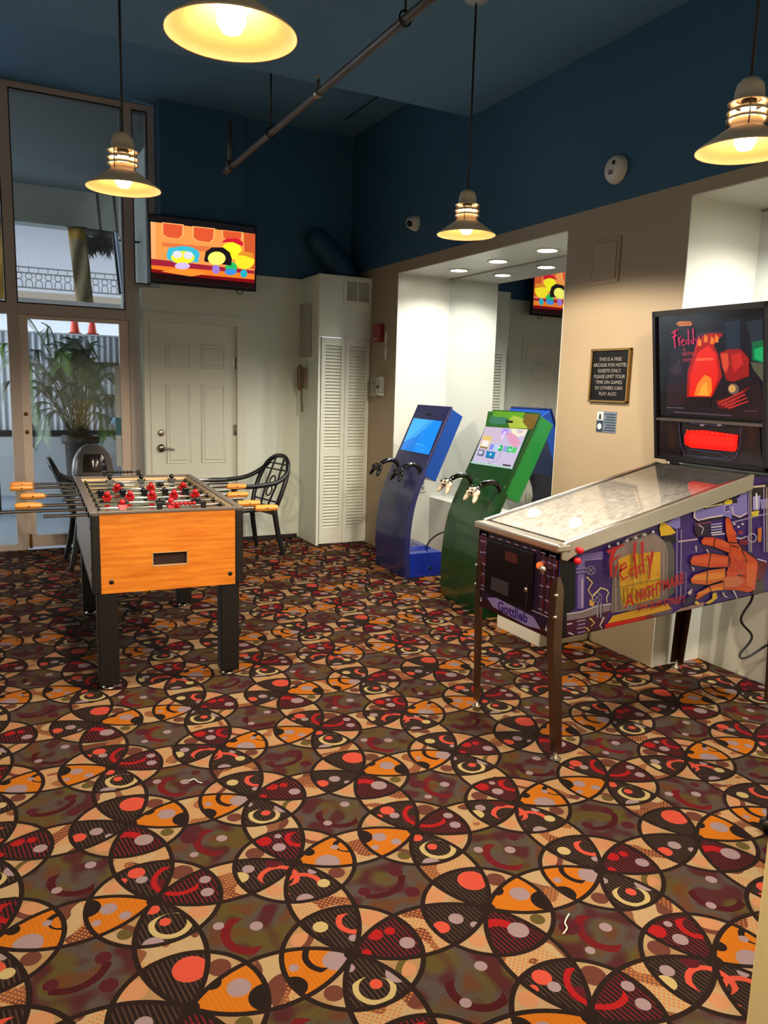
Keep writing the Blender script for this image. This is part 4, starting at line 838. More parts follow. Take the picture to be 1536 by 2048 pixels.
m = MB(); pbox(m, xa, xa+.17, ys+th, yn-th, .0, .012); pbox(m, xa+.02, xa+.15, ys+.09, PYC-.05, .012, .0135, 1); pbox(m, xa+.02, xa+.15, PYC+.05, yn-.09, .012, .0135, 1); m.build('apron', [mat('apron_dark', '#1a1520', .35), mat('instruction_card', '#d9d2be', .5)], pf)
for s_ in (-1, 1):
    m = MB(); a, b_ = V((xa+.235, PYC+s_*.085, 0)), V((xa+.195, PYC+s_*.018, 0)); m.tube([(a.x, a.y, pz(a.x)+.018), (b_.x, b_.y, pz(b_.x)+.018)], [.011, .006], 10); m.build('flipper', mat('flipper_cream', '#e0c8a0', .4), pf)
    m = MB(); pth = [(xa+.30, PYC+s_*.16), (xa+.42, PYC+s_*.165), (xa+.36, PYC+s_*.10)]; m.tube([(x, y, pz(x)+.022) for x, y in pth], .005, 6, close=True); m.build('slingshot', mat('rubber_red', '#a01818', .5), pf)
for i, (dx, dy) in enumerate(((.62, -.06), (.70, .07), (.78, -.03))):
    x, y = xa+dx, PYC+dy; m = MB(); m.lathe([(0, .05), (.028, .048), (.032, .04), (.022, .034), (.02, .0)], (x, y, pz(x)), 20); m.build('pop_bumper', glow('bumper_cap', '#b82020', .6, '#a01818', .3), pf)
m = MB(); m.tube(smooth_path([(x, y, pz(x)+z) for x, y, z in ((xa+.35, ys+.09, .02), (xa+.55, ys+.10, .06), (xa+.75, ys+.14, .075), (xa+.85, PYC, .08), (xa+.72, yn-.12, .07), (xa+.45, yn-.10, .03))]), .007, 8); m.build('wire_ramp', STEEL, pf)
m = MB(); pbox(m, xa+.86, xa+1.0, ys+.05, yn-.06, 0, .085); pbox(m, xa+.80, xa+.86, PYC-.10, PYC+.04, 0, .06); m.build('rear_ramp', mat('ramp_dark', '#20121a', .2), pf)
for dx, dy, cl in ((.50, .02, '#e02018'), (.56, .08, '#e8a020'), (.45, -.05, '#e8e0c0'), (.66, .15, '#20a040'), (.58, -.15, '#e02018'), (.74, -.16, '#e8a020')):
    x, y = xa+dx, PYC+dy; m = MB(); m.lathe([(0, .0012), (.012, .0012), (.013, 0)], (x, y, pz(x)), 14); m.build('insert_lamp', glow('insert_'+cl.lstrip('#'), cl, 1.2, cl, .3), pf)
# legs
for sx_, sy_ in ((-1, -1), (-1, 1), (1, -1), (1, 1)):
    xt = PX0 if sx_ < 0 else XE; yt = ys if sy_ < 0 else yn
    xf = 2.030 if sx_ < 0 else 3.36; yf = PYC+sy_*.291
    tz, bz_ = (.775 if sx_ < 0 else .80), .035; gx, gy = -sx_, -sy_; o = .004; wl = .043 if sx_ < 0 else .06
    top = V((xt+sx_*o, yt+sy_*o, tz)); bot = V((xf+sx_*.012, yf+sy_*.012, bz_)); kn = V((xt+sx_*o, yt+sy_*o, .515))
    def col_(p, f): return [p+V((gx*wl*f, 0, 0)), p, p+V((0, gy*wl*f, 0)), p+V((gx*.005, gy*wl*f, 0)), p+V((gx*.005, gy*.005, 0)), p+V((gx*wl*f, gy*.005, 0))]
    st = [col_(V((top.x, top.y, tz)), .35), col_(V((top.x, top.y, tz-.05)), .85), col_(kn, 1.0), col_(bot, .8)]
    m = MB(); vs = [p for r_ in st for p in r_]; fs = [(i*6+k, i*6+(k+1) % 6, (i+1)*6+(k+1) % 6, (i+1)*6+k) for i in range(3) for k in range(6)]+[(0, 1, 4, 5), (1, 2, 3, 4), (18, 19, 22, 23), (19, 20, 21, 22)]
    m.add(vs, fs); lg = m.build('leg', mat('worn_chrome_leg', '#7c6a5a', .3, metal=1.0, noise=.15, nscale=14) if not (sx_ > 0 and sy_ > 0) else mat('shaded_chrome_leg', '#3a2018', .35, metal=.7), t)  # far rear leg is the same chrome, its shade put into a darker colour
    for z in (.70, .61):
        m = MB(); dq = V((sx_*.7, sy_*.7, 0)); b0 = V((top.x, top.y, z)); m.lathe([(.009, 0), (.009, .006), (.005, .009), (0, .01)], b0-dq*.003, 12, axis=dq); m.build('leg_bolt', NICKEL, lg)
    m = MB(); m.lathe([(0, 0), (.022, 0), (.024, .006), (.008, .014), (.006, .05)], (xf, yf, 0), 18); m.build('leveler', NICKEL, lg)
# front panel
FXP = PX0
def fpt(px, py, l=1): p = onx(px, py, FXP); return V((FXP-.0005*l, min(max(p.y, ys+.002), yn-.002), min(max(p.z, botz(PX0)+.003), topz(PX0)-.004)))
z6 = lambda l: [(a/2.535+930, b_/2.535+880) for a, b_ in l]
def dim(h, f=.42): c = lin(h); return (c[0]*f, c[1]*f, c[2]*f, 1)
FM = []; FI = {}
def fmi(h):
    if h not in FI: FI[h] = len(FM); FM.append(mat('art_'+h.lstrip('#'), dim(h), .35, spec=.3))
    return FI[h]
def fbox(mb, y0_, y1_, z0, z1, l, h): mb.poly([(FXP-.0006*l, y0_, z0), (FXP-.0006*l, y1_, z0), (FXP-.0006*l, y1_, z1), (FXP-.0006*l, y0_, z1)], fmi(h))
m = MB(); fbox(m, ys, yn, .516, .872, 1, '#2a1a3c'); fbox(m, ys, ys+.11, .60, .868, 2, '#3c1420'); fbox(m, yn-.075, yn, .62, .868, 2, '#4a1822')
fbox(m, ys, yn, .516, .555, 2, '#3c1018'); fbox(m, ys, yn, .845, .872, 2, '#241432')
rnd = random.Random(3)
for yy in (ys+.018, ys+.05, ys+.088, yn-.03, yn-.055):
    fbox(m, yy, yy+.007, .60, .86, 3, '#57406e'); 
    for k in range(5): z = .61+k*.05+rnd.random()*.01; fbox(m, yy-.008, yy+.016, z, z+.006, 4, '#a892b8'); 
    for k in range(3): z = .63+k*.08+rnd.random()*.02; fbox(m, yy-.014, yy-.004, z, z+.03, 3, '#7c1a20')
for k in range(9): yy = ys+.02+k*.06; fbox(m, yy, yy+.03, .852, .856, 4, '#b8a0c0')
fbox(m, ys+.012, yn-.012, .598, .602, 4, '#c8b8d0')
m.poly([(FXP-.003, PYC-.20, .536), (FXP-.003, PYC-.15, .575), (FXP-.003, PYC+.12, .588), (FXP-.003, PYC+.19, .57), (FXP-.003, PYC+.14, .540), (FXP-.003, PYC-.1, .524)], fmi('#a292d0'))
for yy in (ys+.03, yn-.04): 
    for k in range(2): m.poly([(FXP-.003, yy-.012+.02*k, .54), (FXP-.003, yy+.004+.02*k, .54), (FXP-.003, yy-.004+.02*k, .565)], fmi('#d8d0dc'))
m.build('front_artwork', FM, t)
m = MB(); text_mb(m, 'Gottlieb', (FXP-.0036, PYC+.105, .537), (0, -1, 0), (0, 0, 1), .06, width=.215, bold=.03); m.build('front_lettering', mat('logo_violet', '#2c1660', .4), t)
m = MB(); m.rbox(PX0-.012, PX0, PYC-.135, PYC+.205, .598, .845, .006); cd = m.build('coin_door', mat('coin_door_black', '#050406', .4, spec=.2), t)
m = MB(); m.box(PX0-.014, PX0-.011, PYC-.03, PYC+.055, .775, .815); m.build('coin_slot', mat('coin_slot_red', '#3c0d0c', .4), cd)
m = MB(); m.lathe([(0, .006), (.009, .005), (.011, 0)], (PX0-.012, PYC-.10, .68), 14, axis=(-1, 0, 0)); m.build('door_lock', NICKEL, cd)
m = MB(); m.box(PX0-.014, PX0-.011, PYC-.112, PYC-.108, .615, .71); m.build('door_trim', mat('coin_trim', '#2a262c', .4), cd)
m = MB(); m.box(PX0-.014, PX0-.011, PYC+.02, PYC+.15, .62, .68); m.build('coin_return', mat('coin_trim', '#2a262c', .4), cd)
m = MB(); m.lathe([(.016, 0), (.016, .010), (.012, .018), (0, .02)], (PX0, PYC-.175, .80), 18, axis=(-1, 0, 0)); m.build('start_button', glow('start_orange', '#e07030', .5, '#c05020', .3), t)
m = MB(); m.lathe([(0, .05), (.014, .048), (.017, .036), (.008, .028), (.006, .0)], (PX0, ys+.045, .80), 16, axis=(-1, 0, 0)); m.build('plunger', CHROME, t)
for x, z, yy, s_ in ((2.075, .862, ys, -1), (2.052, .812, ys, -1)):
    p = ony(*((1154, 1099) if z > .85 else (1149, 1120)), ys)
    m = MB(); m.lathe([(.0135, -.0), (.0135, .012), (.010, .017), (0, .019)], (p.x, ys-.012, p.z), 18, axis=(0, -1, 0)); m.build('flipper_button', mat('button_red', '#c81420', .25), t)

# side artwork, flat print on the right hand cabinet side
SM = []; SI = {}
def smi(h):
    if h not in SI: SI[h] = len(SM); SM.append(mat('art_'+h.lstrip('#'), dim(h), .35, spec=.3))
    return SI[h]
m = MB(); LY = [0]
def clampz(p):
    x = min(max(p.x, PX0+.003), XE-.003); zt_ = (topz(x)-.004) if x < XR else 1.146
    return V((x, 0, min(max(p.z, botz(x)+.004), zt_)))
def sp_(pts, h, inc=True):
    if inc: LY[0] += 1
    out = []
    for a, b_ in pts:
        p = clampz(ony(a, b_, ys)); q = V((p.x, ys-.0006-LY[0]*.00006, p.z))
        if not out or (q-out[-1]).length > 1e-4: out.append(q)
    if len(out) > 2: m.poly(out, smi(h))
A_ = lambda l: [(a/4.8+1080, b_/4.8+1040) for a, b_ in l]
B_ = lambda l: [(a/7.316+1340, b_/7.316+960) for a, b_ in l]
def line(pts, h, w0, w1=None, Z=A_):
    L_, R_ = stroke_pts(pts, w0, w1)
    LY[0] += 1
    for i in range(len(pts)-1): sp_(Z([L_[i], L_[i+1], R_[i+1], R_[i]]), h, False)
xs_ = [PX0+.003+i*(XE-PX0-.006)/40 for i in range(41)]
m.poly([(x, ys-.0005, botz(x)+.004) for x in xs_]+[(x, ys-.0005, (topz(x)-.004) if x < XR-.01 else 1.146) for x in xs_[::-1]], smi('#43257c'))
sp_(A_([(190, 200), (345, 200), (340, 800), (330, 860), (255, 900), (250, 1190), (180, 1190)]), '#0c0a10')
sp_(A_([(255, 950), (420, 930), (670, 860), (640, 950), (600, 1070), (250, 1170)]), '#4a1436')
sp_(A_([(440, 380), (615, 380), (640, 560), (640, 600), (560, 620), (440, 540)]), '#381c6c')
# lilac pipework
sp_(A_([(360, 850), (362, 390), (380, 345), (430, 325), (600, 300), (600, 372), (450, 372), (428, 395), (420, 850)]), '#7f6cb0')
line([(405, 560), (405, 840)], '#d8c8d8', 6); line([(430, 385), (590, 372)], '#c8b8dc', 3)
for z in (470, 505): line([(345, z), (440, z-10)], '#8c7ab8', 9); line([(345, z+14), (440, z+4)], '#1c1030', 4)
sp_(A_([(255, 905), (400, 880), (540, 830), (680, 805), (675, 868), (545, 905), (400, 945), (255, 965)]), '#8e7f88'); line([(255, 902), (400, 878), (540, 826), (680, 803)], '#e4dcdc', 5)
for xx in (555, 585): line([(xx, 790), (xx-4, 935)], '#b0a4b4', 6); line([(xx+10, 790), (xx+6, 935)], '#1c1026', 4)
for i, z in enumerate((965, 1000, 1035, 1075, 1105)): line([(350+(i % 2)*8, z+8), (435, z-8)], '#8a78b0' if i % 2 else '#c0a8c8', 9 if i % 2 else 5)
# wheels
for cx, cy, r_ in ((485, 482, 40), (545, 742, 42)):
    line(circ(cx, cy, r_, r_, 20)+[(cx+r_, cy)], '#9a8fa4', 4); line([(cx-28, cy-28), (cx+28, cy+28)], '#9a8fa4', 4); line([(cx-28, cy+28), (cx+28, cy-28)], '#9a8fa4', 4)
# steam squiggles
for pts, h in (([(445, 545), (500, 600), (458, 670), (500, 740), (488, 820)], '#e8c878'), ([(500, 730), (580, 650), (640, 670), (655, 700), (635, 740), (640, 790)], '#e8d8a0'), ([(475, 940), (520, 985), (485, 1020)], '#e8c868'), ([(610, 930), (590, 975), (570, 1010), (590, 1060)], '#e4d8d8'), ([(440, 1030), (470, 1060), (440, 1100)], '#e0c060'), ([(255, 1000), (310, 990)], '#e4d8d8'), ([(270, 1080), (320, 1100)], '#e4d8d8')): line(pts, h, 8, 4)
sp_(A_([(470, 760), (520, 790), (510, 830), (470, 820)]), '#e0b060')
# stone doorway with fire inside
sp_(A_([(1190, 190), (1250, 200), (1285, 290), (1285, 690), (1220, 760)]), '#5c5c58')
sp_(A_([(680, 890), (690, 380), (735, 270), (830, 175), (930, 130), (1000, 118), (1100, 130), (1190, 200), (1225, 300), (1218, 760), (900, 860)]), '#94817a')
sp_(A_([(690, 390), (752, 360), (770, 860), (690, 885)]), '#786862'); sp_(A_([(1150, 300), (1215, 290), (1212, 720), (1150, 740)]), '#83736e')
line([(720, 380), (725, 870)], '#a4948c', 6); line([(1182, 300), (1180, 720)], '#a4948c', 6)
sp_(A_([(745, 380), (860, 325), (1030, 312), (1152, 302), (1148, 700), (1140, 745), (790, 830), (760, 610)]), '#e8ae20')
for i in range(26):
    a = 775+rnd.random()*350; b_ = 345+rnd.random()*400; sp_(A_([(a, b_), (a+14, b_-34), (a+22, b_+6), (a+8, b_+26)]), '#f0d048' if i % 2 else '#d88818')
for i in range(9): xx = 795+i*40; line([(xx, 650), (xx+4, 800-i*8)], '#8a7a30', 5)
line([(765, 640), (1150, 560)], '#9a8a50', 4)
sp_(A_([(640, 990), (690, 915), (900, 862), (1215, 800), (1255, 850), (1000, 915)]), '#e8b028'); sp_(A_([(620, 990), (640, 992), (1000, 918), (1240, 872), (1240, 950), (1000, 1000), (610, 1080)]), '#d81410')
sp_(A_([(1000, 920), (1240, 872), (1240, 950), (1000, 1000)]), '#8c0c0c')
sp_(A_([(1040, 908), (1250, 850), (1275, 870), (1250, 900), (1100, 922)]), '#6e5c70'); sp_(A_([(1275, 885), (1340, 845), (1560, 785), (1560, 840), (1300, 900)]), '#b08c86')
for i in range(12): a = 640+i*42; b_ = 245-i*14; sp_(A_([(a, b_), (a+26, b_-10), (a+30, b_+16), (a+8, b_+20)]), '#14101a' if i % 2 else '#d8d0d4')
sp_(A_([(1135, 75), (1150, 15), (1215, 30), (1295, 120), (1230, 145), (1150, 155)]), '#e8bc28'); sp_(A_([(1160, 150), (1250, 140), (1310, 160), (1300, 210), (1180, 190)]), '#121014')
# upper right lilac plates, pipes
sp_(A_([(1190, 30), (1335, -40), (1335, 70), (1295, 85)]), '#8c80d0')
for xx in (1305, 1345): line([(xx, 90), (xx-6, 760)], '#a898c8', 4)
line([(1315, 205), (1500, 180)], '#e0c0c8', 7); line([(1300, 500), (1390, 500), (1385, 720)], '#9080b8', 4)
sp_(B_([(360, 420), (560, 385), (780, 345), (880, 335), (890, 500), (880, 570), (760, 515), (560, 560), (400, 590), (335, 545)]), '#8a7ecb')
line([(345, 430), (335, 540), (400, 590), (560, 545), (760, 515)], '#f0d8dc', 12, 10, B_); line([(400, 605), (560, 570), (760, 540)], '#120c1c', 12, 12, B_)
sp_(B_([(890, 345), (1000, 230), (1110, 140), (1115, 480), (1000, 540), (905, 500)]), '#8a7ecb'); line([(890, 380), (905, 500), (1000, 540), (1110, 480)], '#f0d8dc', 9, 9, B_)
sp_(B_([(470, 400), (700, 300), (950, 190), (970, 330), (780, 355), (480, 430)]), '#0e0a12'); line([(490, 400), (760, 345)], '#f4e8a8', 9, 9, B_)
sp_(B_([(770, 320), (830, 280), (890, 290), (890, 345), (780, 360)]), '#e8cc30'); sp_(B_([(760, 360), (860, 350), (860, 470), (770, 480)]), '#a098dc')
line([(790, 400), (850, 380)], '#1c1440', 12, 12, B_); line([(790, 440), (850, 420)], '#1c1440', 12, 12, B_)
for i in range(4): line([(580, 650+i*40), (740, 630+i*40)], '#a49ad8' if i % 2 == 0 else '#d8d0e8', 11, 11, B_)
sp_(B_([(340, 640), (560, 610), (560, 800), (400, 830), (340, 760)]), '#2a1230'); line([(400, 650), (470, 700), (440, 790)], '#d8c8d8', 9, 6, B_); line([(340, 640), (590, 610)], '#a84a50', 7, 7, B_); line([(590, 800), (780, 780)], '#e0d4e0', 10, 10, B_)
line([(880, 620), (1180, 540), (1434, 480)], '#a89ab8', 10, 10, B_)
for i in range(3): sp_(B_(circ(920+i*60, 640+(i % 2)*40, 20, 16, 10)), '#d8d0e0'); 
sp_(B_(circ(1010, 760, 34, 28, 12)), '#a02838'); line([(950, 840), (1020, 855), (1100, 820)], '#e0d8e0', 10, 8, B_)
sp_(B_([(980, 880), (1120, 860), (1130, 940), (1010, 950)]), '#7c1830')
# right end: pipe thicket behind the leg
sp_(B_([(1120, 60), (1434, 20), (1434, 250), (1120, 280)]), '#1c1018'); sp_(B_([(1190, 240), (1300, 220), (1290, 420), (1190, 440)]), '#b0a4e0'); line([(1240, 190), (1250, 430)], '#f0f0f8', 12, 12, B_)
sp_(B_([(1300, 280), (1434, 260), (1434, 410), (1310, 420)]), '#9a90d0'); sp_(B_([(1170, 460), (1280, 440), (1270, 520), (1180, 530)]), '#e8d040')
for i, xx in enumerate((1130, 1160, 1350, 1390)): line([(xx, 100), (xx+5, 1050)], '#b0a48c' if i % 2 else '#a090c8', 9, 9, B_)
line(circ(1180, 840, 60, 60, 18)+[(1240, 840)], '#c0b4cc', 8, 8, B_); sp_(B_([(1260, 700), (1320, 690), (1310, 900), (1260, 900)]), '#d87830'); line([(1170, 100), (1370, 80)], '#e8d0c0', 14, 14, B_); line([(1250, 1150), (1390, 1190)], '#f0e8e8', 8, 8, B_)
sp_(B_([(1240, 1180), (1400, 1200), (1340, 1440), (1225, 1470)]), '#6c1420'); sp_(B_([(1215, 1490), (1340, 1440), (1340, 1720), (1185, 1665)]), '#4c4440')
# lower strip: splashes
for pts, h in (([(480, 1800), (590, 1730), (600, 1650), (650, 1640), (672, 1720), (560, 1800)], '#e8c030'), ([(330, 1790), (360, 1760), (410, 1790), (380, 1830)], '#e8c848'), ([(230, 1640), (300, 1580), (290, 1650), (260, 1680)], '#e0d0d0')): sp_(B_(pts), h)
for pts in ([(300, 1270), (330, 1300), (300, 1320)], [(750, 1640), (770, 1690), (820, 1710)], [(900, 1610), (930, 1660), (960, 1740)], [(355, 960), (360, 1050)], [(510, 1010), (540, 1060)]): line(pts, '#e8e0e0', 10, 5, B_)
sp_(B_([(180, 1740), (330, 1640), (340, 1760), (250, 1830), (160, 1840)]), '#2a1a4a')
# plain orange work glove
G1, G2, G3 = '#d8481a', '#e87a28', '#8c1c10'
sp_(B_([(855, 900), (960, 910), (1000, 980), (1120, 1080), (1240, 1150), (1262, 1250), (1215, 1600), (1130, 1635), (950, 1605), (720, 1595), (740, 1490), (820, 1300), (835, 1050)]), '#dc5020')
for pts in ([(425, 880), (470, 825), (600, 825), (760, 870), (865, 940), (855, 1075), (620, 975), (440, 935)], [(780, 560), (812, 530), (850, 560), (895, 690), (965, 925), (825, 915), (790, 760)], [(262, 1180), (300, 1100), (560, 1055), (850, 1105), (865, 1270), (560, 1280), (285, 1240)], [(265, 1450), (330, 1375), (560, 1305), (790, 1275), (790, 1450), (520, 1535), (290, 1512)], [(335, 1740), (385, 1650), (560, 1535), (760, 1480), (770, 1590), (560, 1625), (370, 1745)]):
    sp_(B_(pts), '#140a08'); cx = sum(p[0] for p in pts)/len(pts); cy = sum(p[1] for p in pts)/len(pts); sp_(B_([(cx+(x-cx)*.965, cy+(y-cy)*.92) for x, y in pts]), G1 if cy < 1250 else '#e06a22'); sp_(B_([(cx+(x-cx)*.9, cy-8+(y-cy)*.45) for x, y in pts]), '#e6602a' if cy < 1250 else '#f09434')
for pts in ([(630, 850), (610, 970)], [(570, 1065), (530, 1270)], [(520, 1330), (510, 1520)], [(545, 1545), (575, 1615)], [(870, 950), (990, 985)], [(840, 1110), (820, 1260)], [(1020, 1000), (1100, 1200)], [(1000, 960), (1250, 1160)], [(780, 1300), (800, 1390)], [(960, 1380), (1080, 1400)]): line(pts, '#3a0c08', 9, 7, B_)
sp_(B_([(1080, 1220), (1240, 1200), (1200, 1590), (1080, 1540)]), '#e8682c'); sp_(B_([(860, 1120), (1050, 1160), (1040, 1320), (850, 1320)]), '#d03c18'); sp_(B_([(760, 1420), (960, 1400), (1060, 1480), (940, 1560), (760, 1560)]), '#d8784a')
for i in range(16): a = 870+rnd.random()*200; b_ = 980+rnd.random()*300; sp_(B_(circ(a, b_, 9, 7, 8)), '#f0a050')
m.build('side_artwork', SM, t)
# hand drawn title lettering on the side
m = MB(); LY[0] = 300
SMK = SM; 
RD = '#c01818'
for pts, w0, w1 in (([(690, 255), (660, 330), (650, 420), (655, 540)], 24, 12), ([(615, 300), (700, 262), (780, 225)], 16, 7), ([(640, 400), (740, 325)], 13, 6), ([(705, 420), (690, 540)], 11, 6), ([(690, 450), (730, 400)], 8, 4), ([(735, 480), (800, 440), (790, 400), (745, 430), (735, 520), (770, 560), (810, 530)], 10, 8), ([(880, 200), (872, 330), (895, 550)], 15, 10), ([(880, 440), (835, 470), (835, 530), (885, 500)], 10, 8), ([(950, 200), (950, 330), (965, 510)], 15, 9), ([(955, 410), (915, 440), (915, 500), (960, 470)], 10, 8), ([(1000, 330), (1025, 420)], 11, 8), ([(1050, 290), (1025, 430), (1015, 560)], 13, 7)):
    line(pts, RD, w0, w1)
m.build('side_title', SM, t)
m = MB()
def along(p, q, body, hgt, sh, boldness, lay):
    a, b_ = ony(*A_([p])[0], ys), ony(*A_([q])[0], ys); u = b_-a; a = V((a.x, ys-.0006-lay, a.z)); v = V((0, 0, 1))-u.normalized()*u.normalized().z
    text_mb(m, body, a, u, v, hgt, width=u.length, shear=sh, bold=boldness)
along((775, 830), (870, 800), 'A', .085, .1, .01, .022); along((885, 770), (1345, 590), 'NIGHTMARE', .068, .12, .03, .022); along((885, 862), (1355, 775), 'ON ELM STREET', .042, 0, .02, .022)
m.build('side_lettering', mat('art_'+RD.lstrip('#'), dim(RD), .35), t)

# backbox, leaning slightly towards the player
bx0, bx1 = V((3.10, 0, 1.175)), V((3.0, 0, 1.912)); bl, bh = 2.291, 2.946; dvec = (bx1-bx0).normalized(); bn = V((-dvec.z, 0, dvec.x)); dep = V((.22, 0, .03))
P0 = V((bx0.x, bl, bx0.z))
m = MB()
def slab(mb, y0_, y1_, s0, s1, d0, d1):
    q = []
    for s_ in (s0, s1):
        for yy, dd in ((y0_, d0), (y1_, d0), (y1_, d1), (y0_, d1)): p = bx0+(bx1-bx0)*s_-bn*dd; q.append((p.x, yy, p.z))
    mb.hexa(q)
slab(m, bl, bh, 0, 1, .025, .23); slab(m, bl, bl+.018, 0, 1, -.002, .03); slab(m, bh-.018, bh, 0, 1, -.002, .03); slab(m, bl, bh, .965, 1, -.002, .03); slab(m, bl, bh, 0, .02, -.002, .03)
bbx = m.build('backbox', CAB, t)
m = MB(); slab(m, bl+.02, bh-.02, -.03, 0, .06, .2); m.build('backbox_hinge', BLACK, bbx)
gl0 = .28
m = MB(); slab(m, bl+.018, bh-.018, .27, .285, -.004, .026); m.build('divider_trim', mat('divider_grey', '#3c3434', .4), bbx)
m = MB(); slab(m, bl+.018, bh-.018, .02, .27, .010, .026); spn = m.build('speaker_panel', mat('speaker_panel', '#0f0a10', .3), bbx)
GM = []; GI = {}
def gmi(h, e):
    k = (h, e)
    if k not in GI: GI[k] = len(GM); GM.append(glow('backlit_'+h.lstrip('#')+'_%d' % int(e*100), h, e*.72, '#050405', .16))
    return GI[k]
m = MB(); LG = [0]
def gp(pts, h, e=1.0, d=.012):
    LG[0] += 1; out = []
    for a, b_ in pts:
        p = onp(1280+a/5.535, 590+b_/5.535, V((bx0.x, 0, bx0.z))-bn*d, bn)+bn*(.0004+LG[0]*.0001)
        p.y = min(max(p.y, bl+.02), bh-.02); out.append(p)
    m.poly(out, gmi(h, e))
gp([(150, 215), (1390, 130), (1400, 1400), (230, 1330)], '#0c0a10', .6)
gp([(390, 290), (1360, 230), (1370, 1380), (280, 1310)], '#151220', .9)
gp([(940, 300), (1110, 280), (1110, 620), (960, 620)], '#222c3a', 1); gp([(1180, 300), (1360, 260), (1360, 520), (1240, 560)], '#28303a', 1); gp([(620, 420), (930, 400), (920, 470), (640, 480)], '#3a2430', 1)
gp([(1240, 520), (1365, 500), (1365, 760), (1240, 720)], '#0c6a40', 1); gp([(1265, 600), (1365, 570), (1365, 740), (1270, 710)], '#14a860', 1.1); gp([(1225, 740), (1365, 760), (1365, 960), (1260, 830)], '#5a5a44', 1)
gp([(340, 620), (560, 600), (560, 1130), (300, 1240)], '#241824', 1); gp([(330, 830), (440, 700), (470, 860), (400, 900)], '#3a2836', 1); gp([(300, 1000), (500, 960), (520, 1200), (300, 1230)], '#2c141e', 1)
# furnace glow
gp([(520, 1130), (530, 850), (620, 560), (690, 450), (780, 420), (920, 430), (820, 560), (870, 660), (910, 900), (800, 1130)], '#b01008', 1.2); gp([(550, 1120), (560, 880), (640, 640), (760, 560), (840, 650), (870, 900), (790, 1120)], '#e81c0c', 1.3)
gp([(600, 1115), (640, 980), (720, 880), (790, 920), (800, 1050), (780, 1120)], '#f0781c', 1.4); gp([(650, 1110), (690, 1000), (740, 960), (760, 1110)], '#f4a030', 1.3)
for a, b_ in ((660, 520), (730, 480), (800, 500), (850, 480)): gp([(a-22, b_+40), (a-8, b_-50), (a+24, b_-10), (a+20, b_+44)], '#ec7a20', 1.2)
gp([(620, 700), (800, 690), (830, 720), (620, 730)], '#f05a3a', 1.2)
# plain red glow where the figure was, with a steel ball
gp([(890, 640), (980, 600), (1120, 600), (1210, 700), (1210, 900), (1100, 980), (960, 940), (930, 850), (900, 740)], '#a01414', 1.1); gp([(895, 650), (975, 640), (990, 760), (960, 860), (925, 820)], '#e0482c', 1.1); gp([(1010, 660), (1120, 640), (1150, 760), (1040, 860)], '#d02420', 1.1)
gp([(960, 990), (1200, 900), (1330, 950), (1370, 1200), (1370, 1370), (800, 1320), (820, 1150)], '#1c1018', 1)
gp([(850, 1170), (1000, 1130), (1200, 1020), (1230, 1010), (1120, 1130), (1010, 1260), (880, 1250)], '#7a1018', 1)
for i in range(4): gp([(860+i*40, 1190+i*18), (1150+i*18, 1060+i*36), (1156+i*18, 1072+i*36), (870+i*40, 1210+i*18)], '#c8342c', 1)
gp(circ(1040, 1040, 62, 62, 18), '#6e5a50', 1); gp(circ(1025, 1035, 40, 44, 16), '#d8a058', 1.1)
gp([(520, 1140), (800, 1130), (780, 1250), (500, 1290)], '#160e14', 1); gp([(380, 1285), (1020, 1330), (1020, 1342), (380, 1300)], '#5a4a50', 1); gp([(300, 1240), (490, 1245), (490, 1255), (300, 1250)], '#6a5460', 1); gp([(1150, 1270), (1310, 1280), (1310, 1295), (1150, 1285)], '#4a3040', 1)
gp([(420, 300), (440, 292), (560, 290), (585, 312), (575, 338), (440, 345), (408, 325)], '#e0804c', 1.1)
m.build('backglass', GM, bbx)
m = MB(); LG[0] = 70
for pts, w0, w1 in (([(400, 390), (390, 480), (405, 590)], 8, 5), ([(362, 420), (440, 378)], 7, 4), ([(365, 470), (425, 440)], 6, 4), ([(440, 470), (448, 560)], 6, 4), ([(442, 480), (470, 455)], 5, 3), ([(470, 520), (505, 500), (490, 480), (465, 520), (485, 560), (515, 545)], 5, 4), ([(545, 380), (548, 450), (555, 550)], 6, 4), ([(548, 490), (522, 510), (530, 545), (555, 530)], 5, 4), ([(597, 370), (600, 450), (608, 545)], 6, 4), ([(600, 490), (576, 510), (584, 540), (608, 525)], 5, 4), ([(625, 480), (640, 520)], 5, 4), ([(665, 455), (640, 540), (628, 590)], 6, 4)):
    L_, R_ = stroke_pts(pts, w0, w1)
    for i in range(len(pts)-1): gp([L_[i], L_[i+1], R_[i+1], R_[i]], '#e81c5a', 1.1); LG[0] -= 1
m.build('backglass_title', GM, bbx)
m = MB(); 
def bgt(body, a, b_, size, width, d=.0): 
    p = onp(1280+a/5.535, 590+b_/5.535, V((bx0.x, 0, bx0.z))-bn*.012, bn)+bn*.009; text_mb(m, body, p, (0, -1, 0), dvec, size, width=width)
bgt('A', 490, 620, .024, .016); bgt('NIGHTMARE', 480, 672, .026, .085); bgt('ON ELM ST', 488, 735, .024, .07)
m.build('backglass_lettering', glow('lettering_red', '#b02c38', 1.0), bbx)
m = MB(); bgt('Gottlieb', 424, 334, .022, .078); m.build('backglass_logo', mat('logo_brown', '#4a140c', .4), bbx)
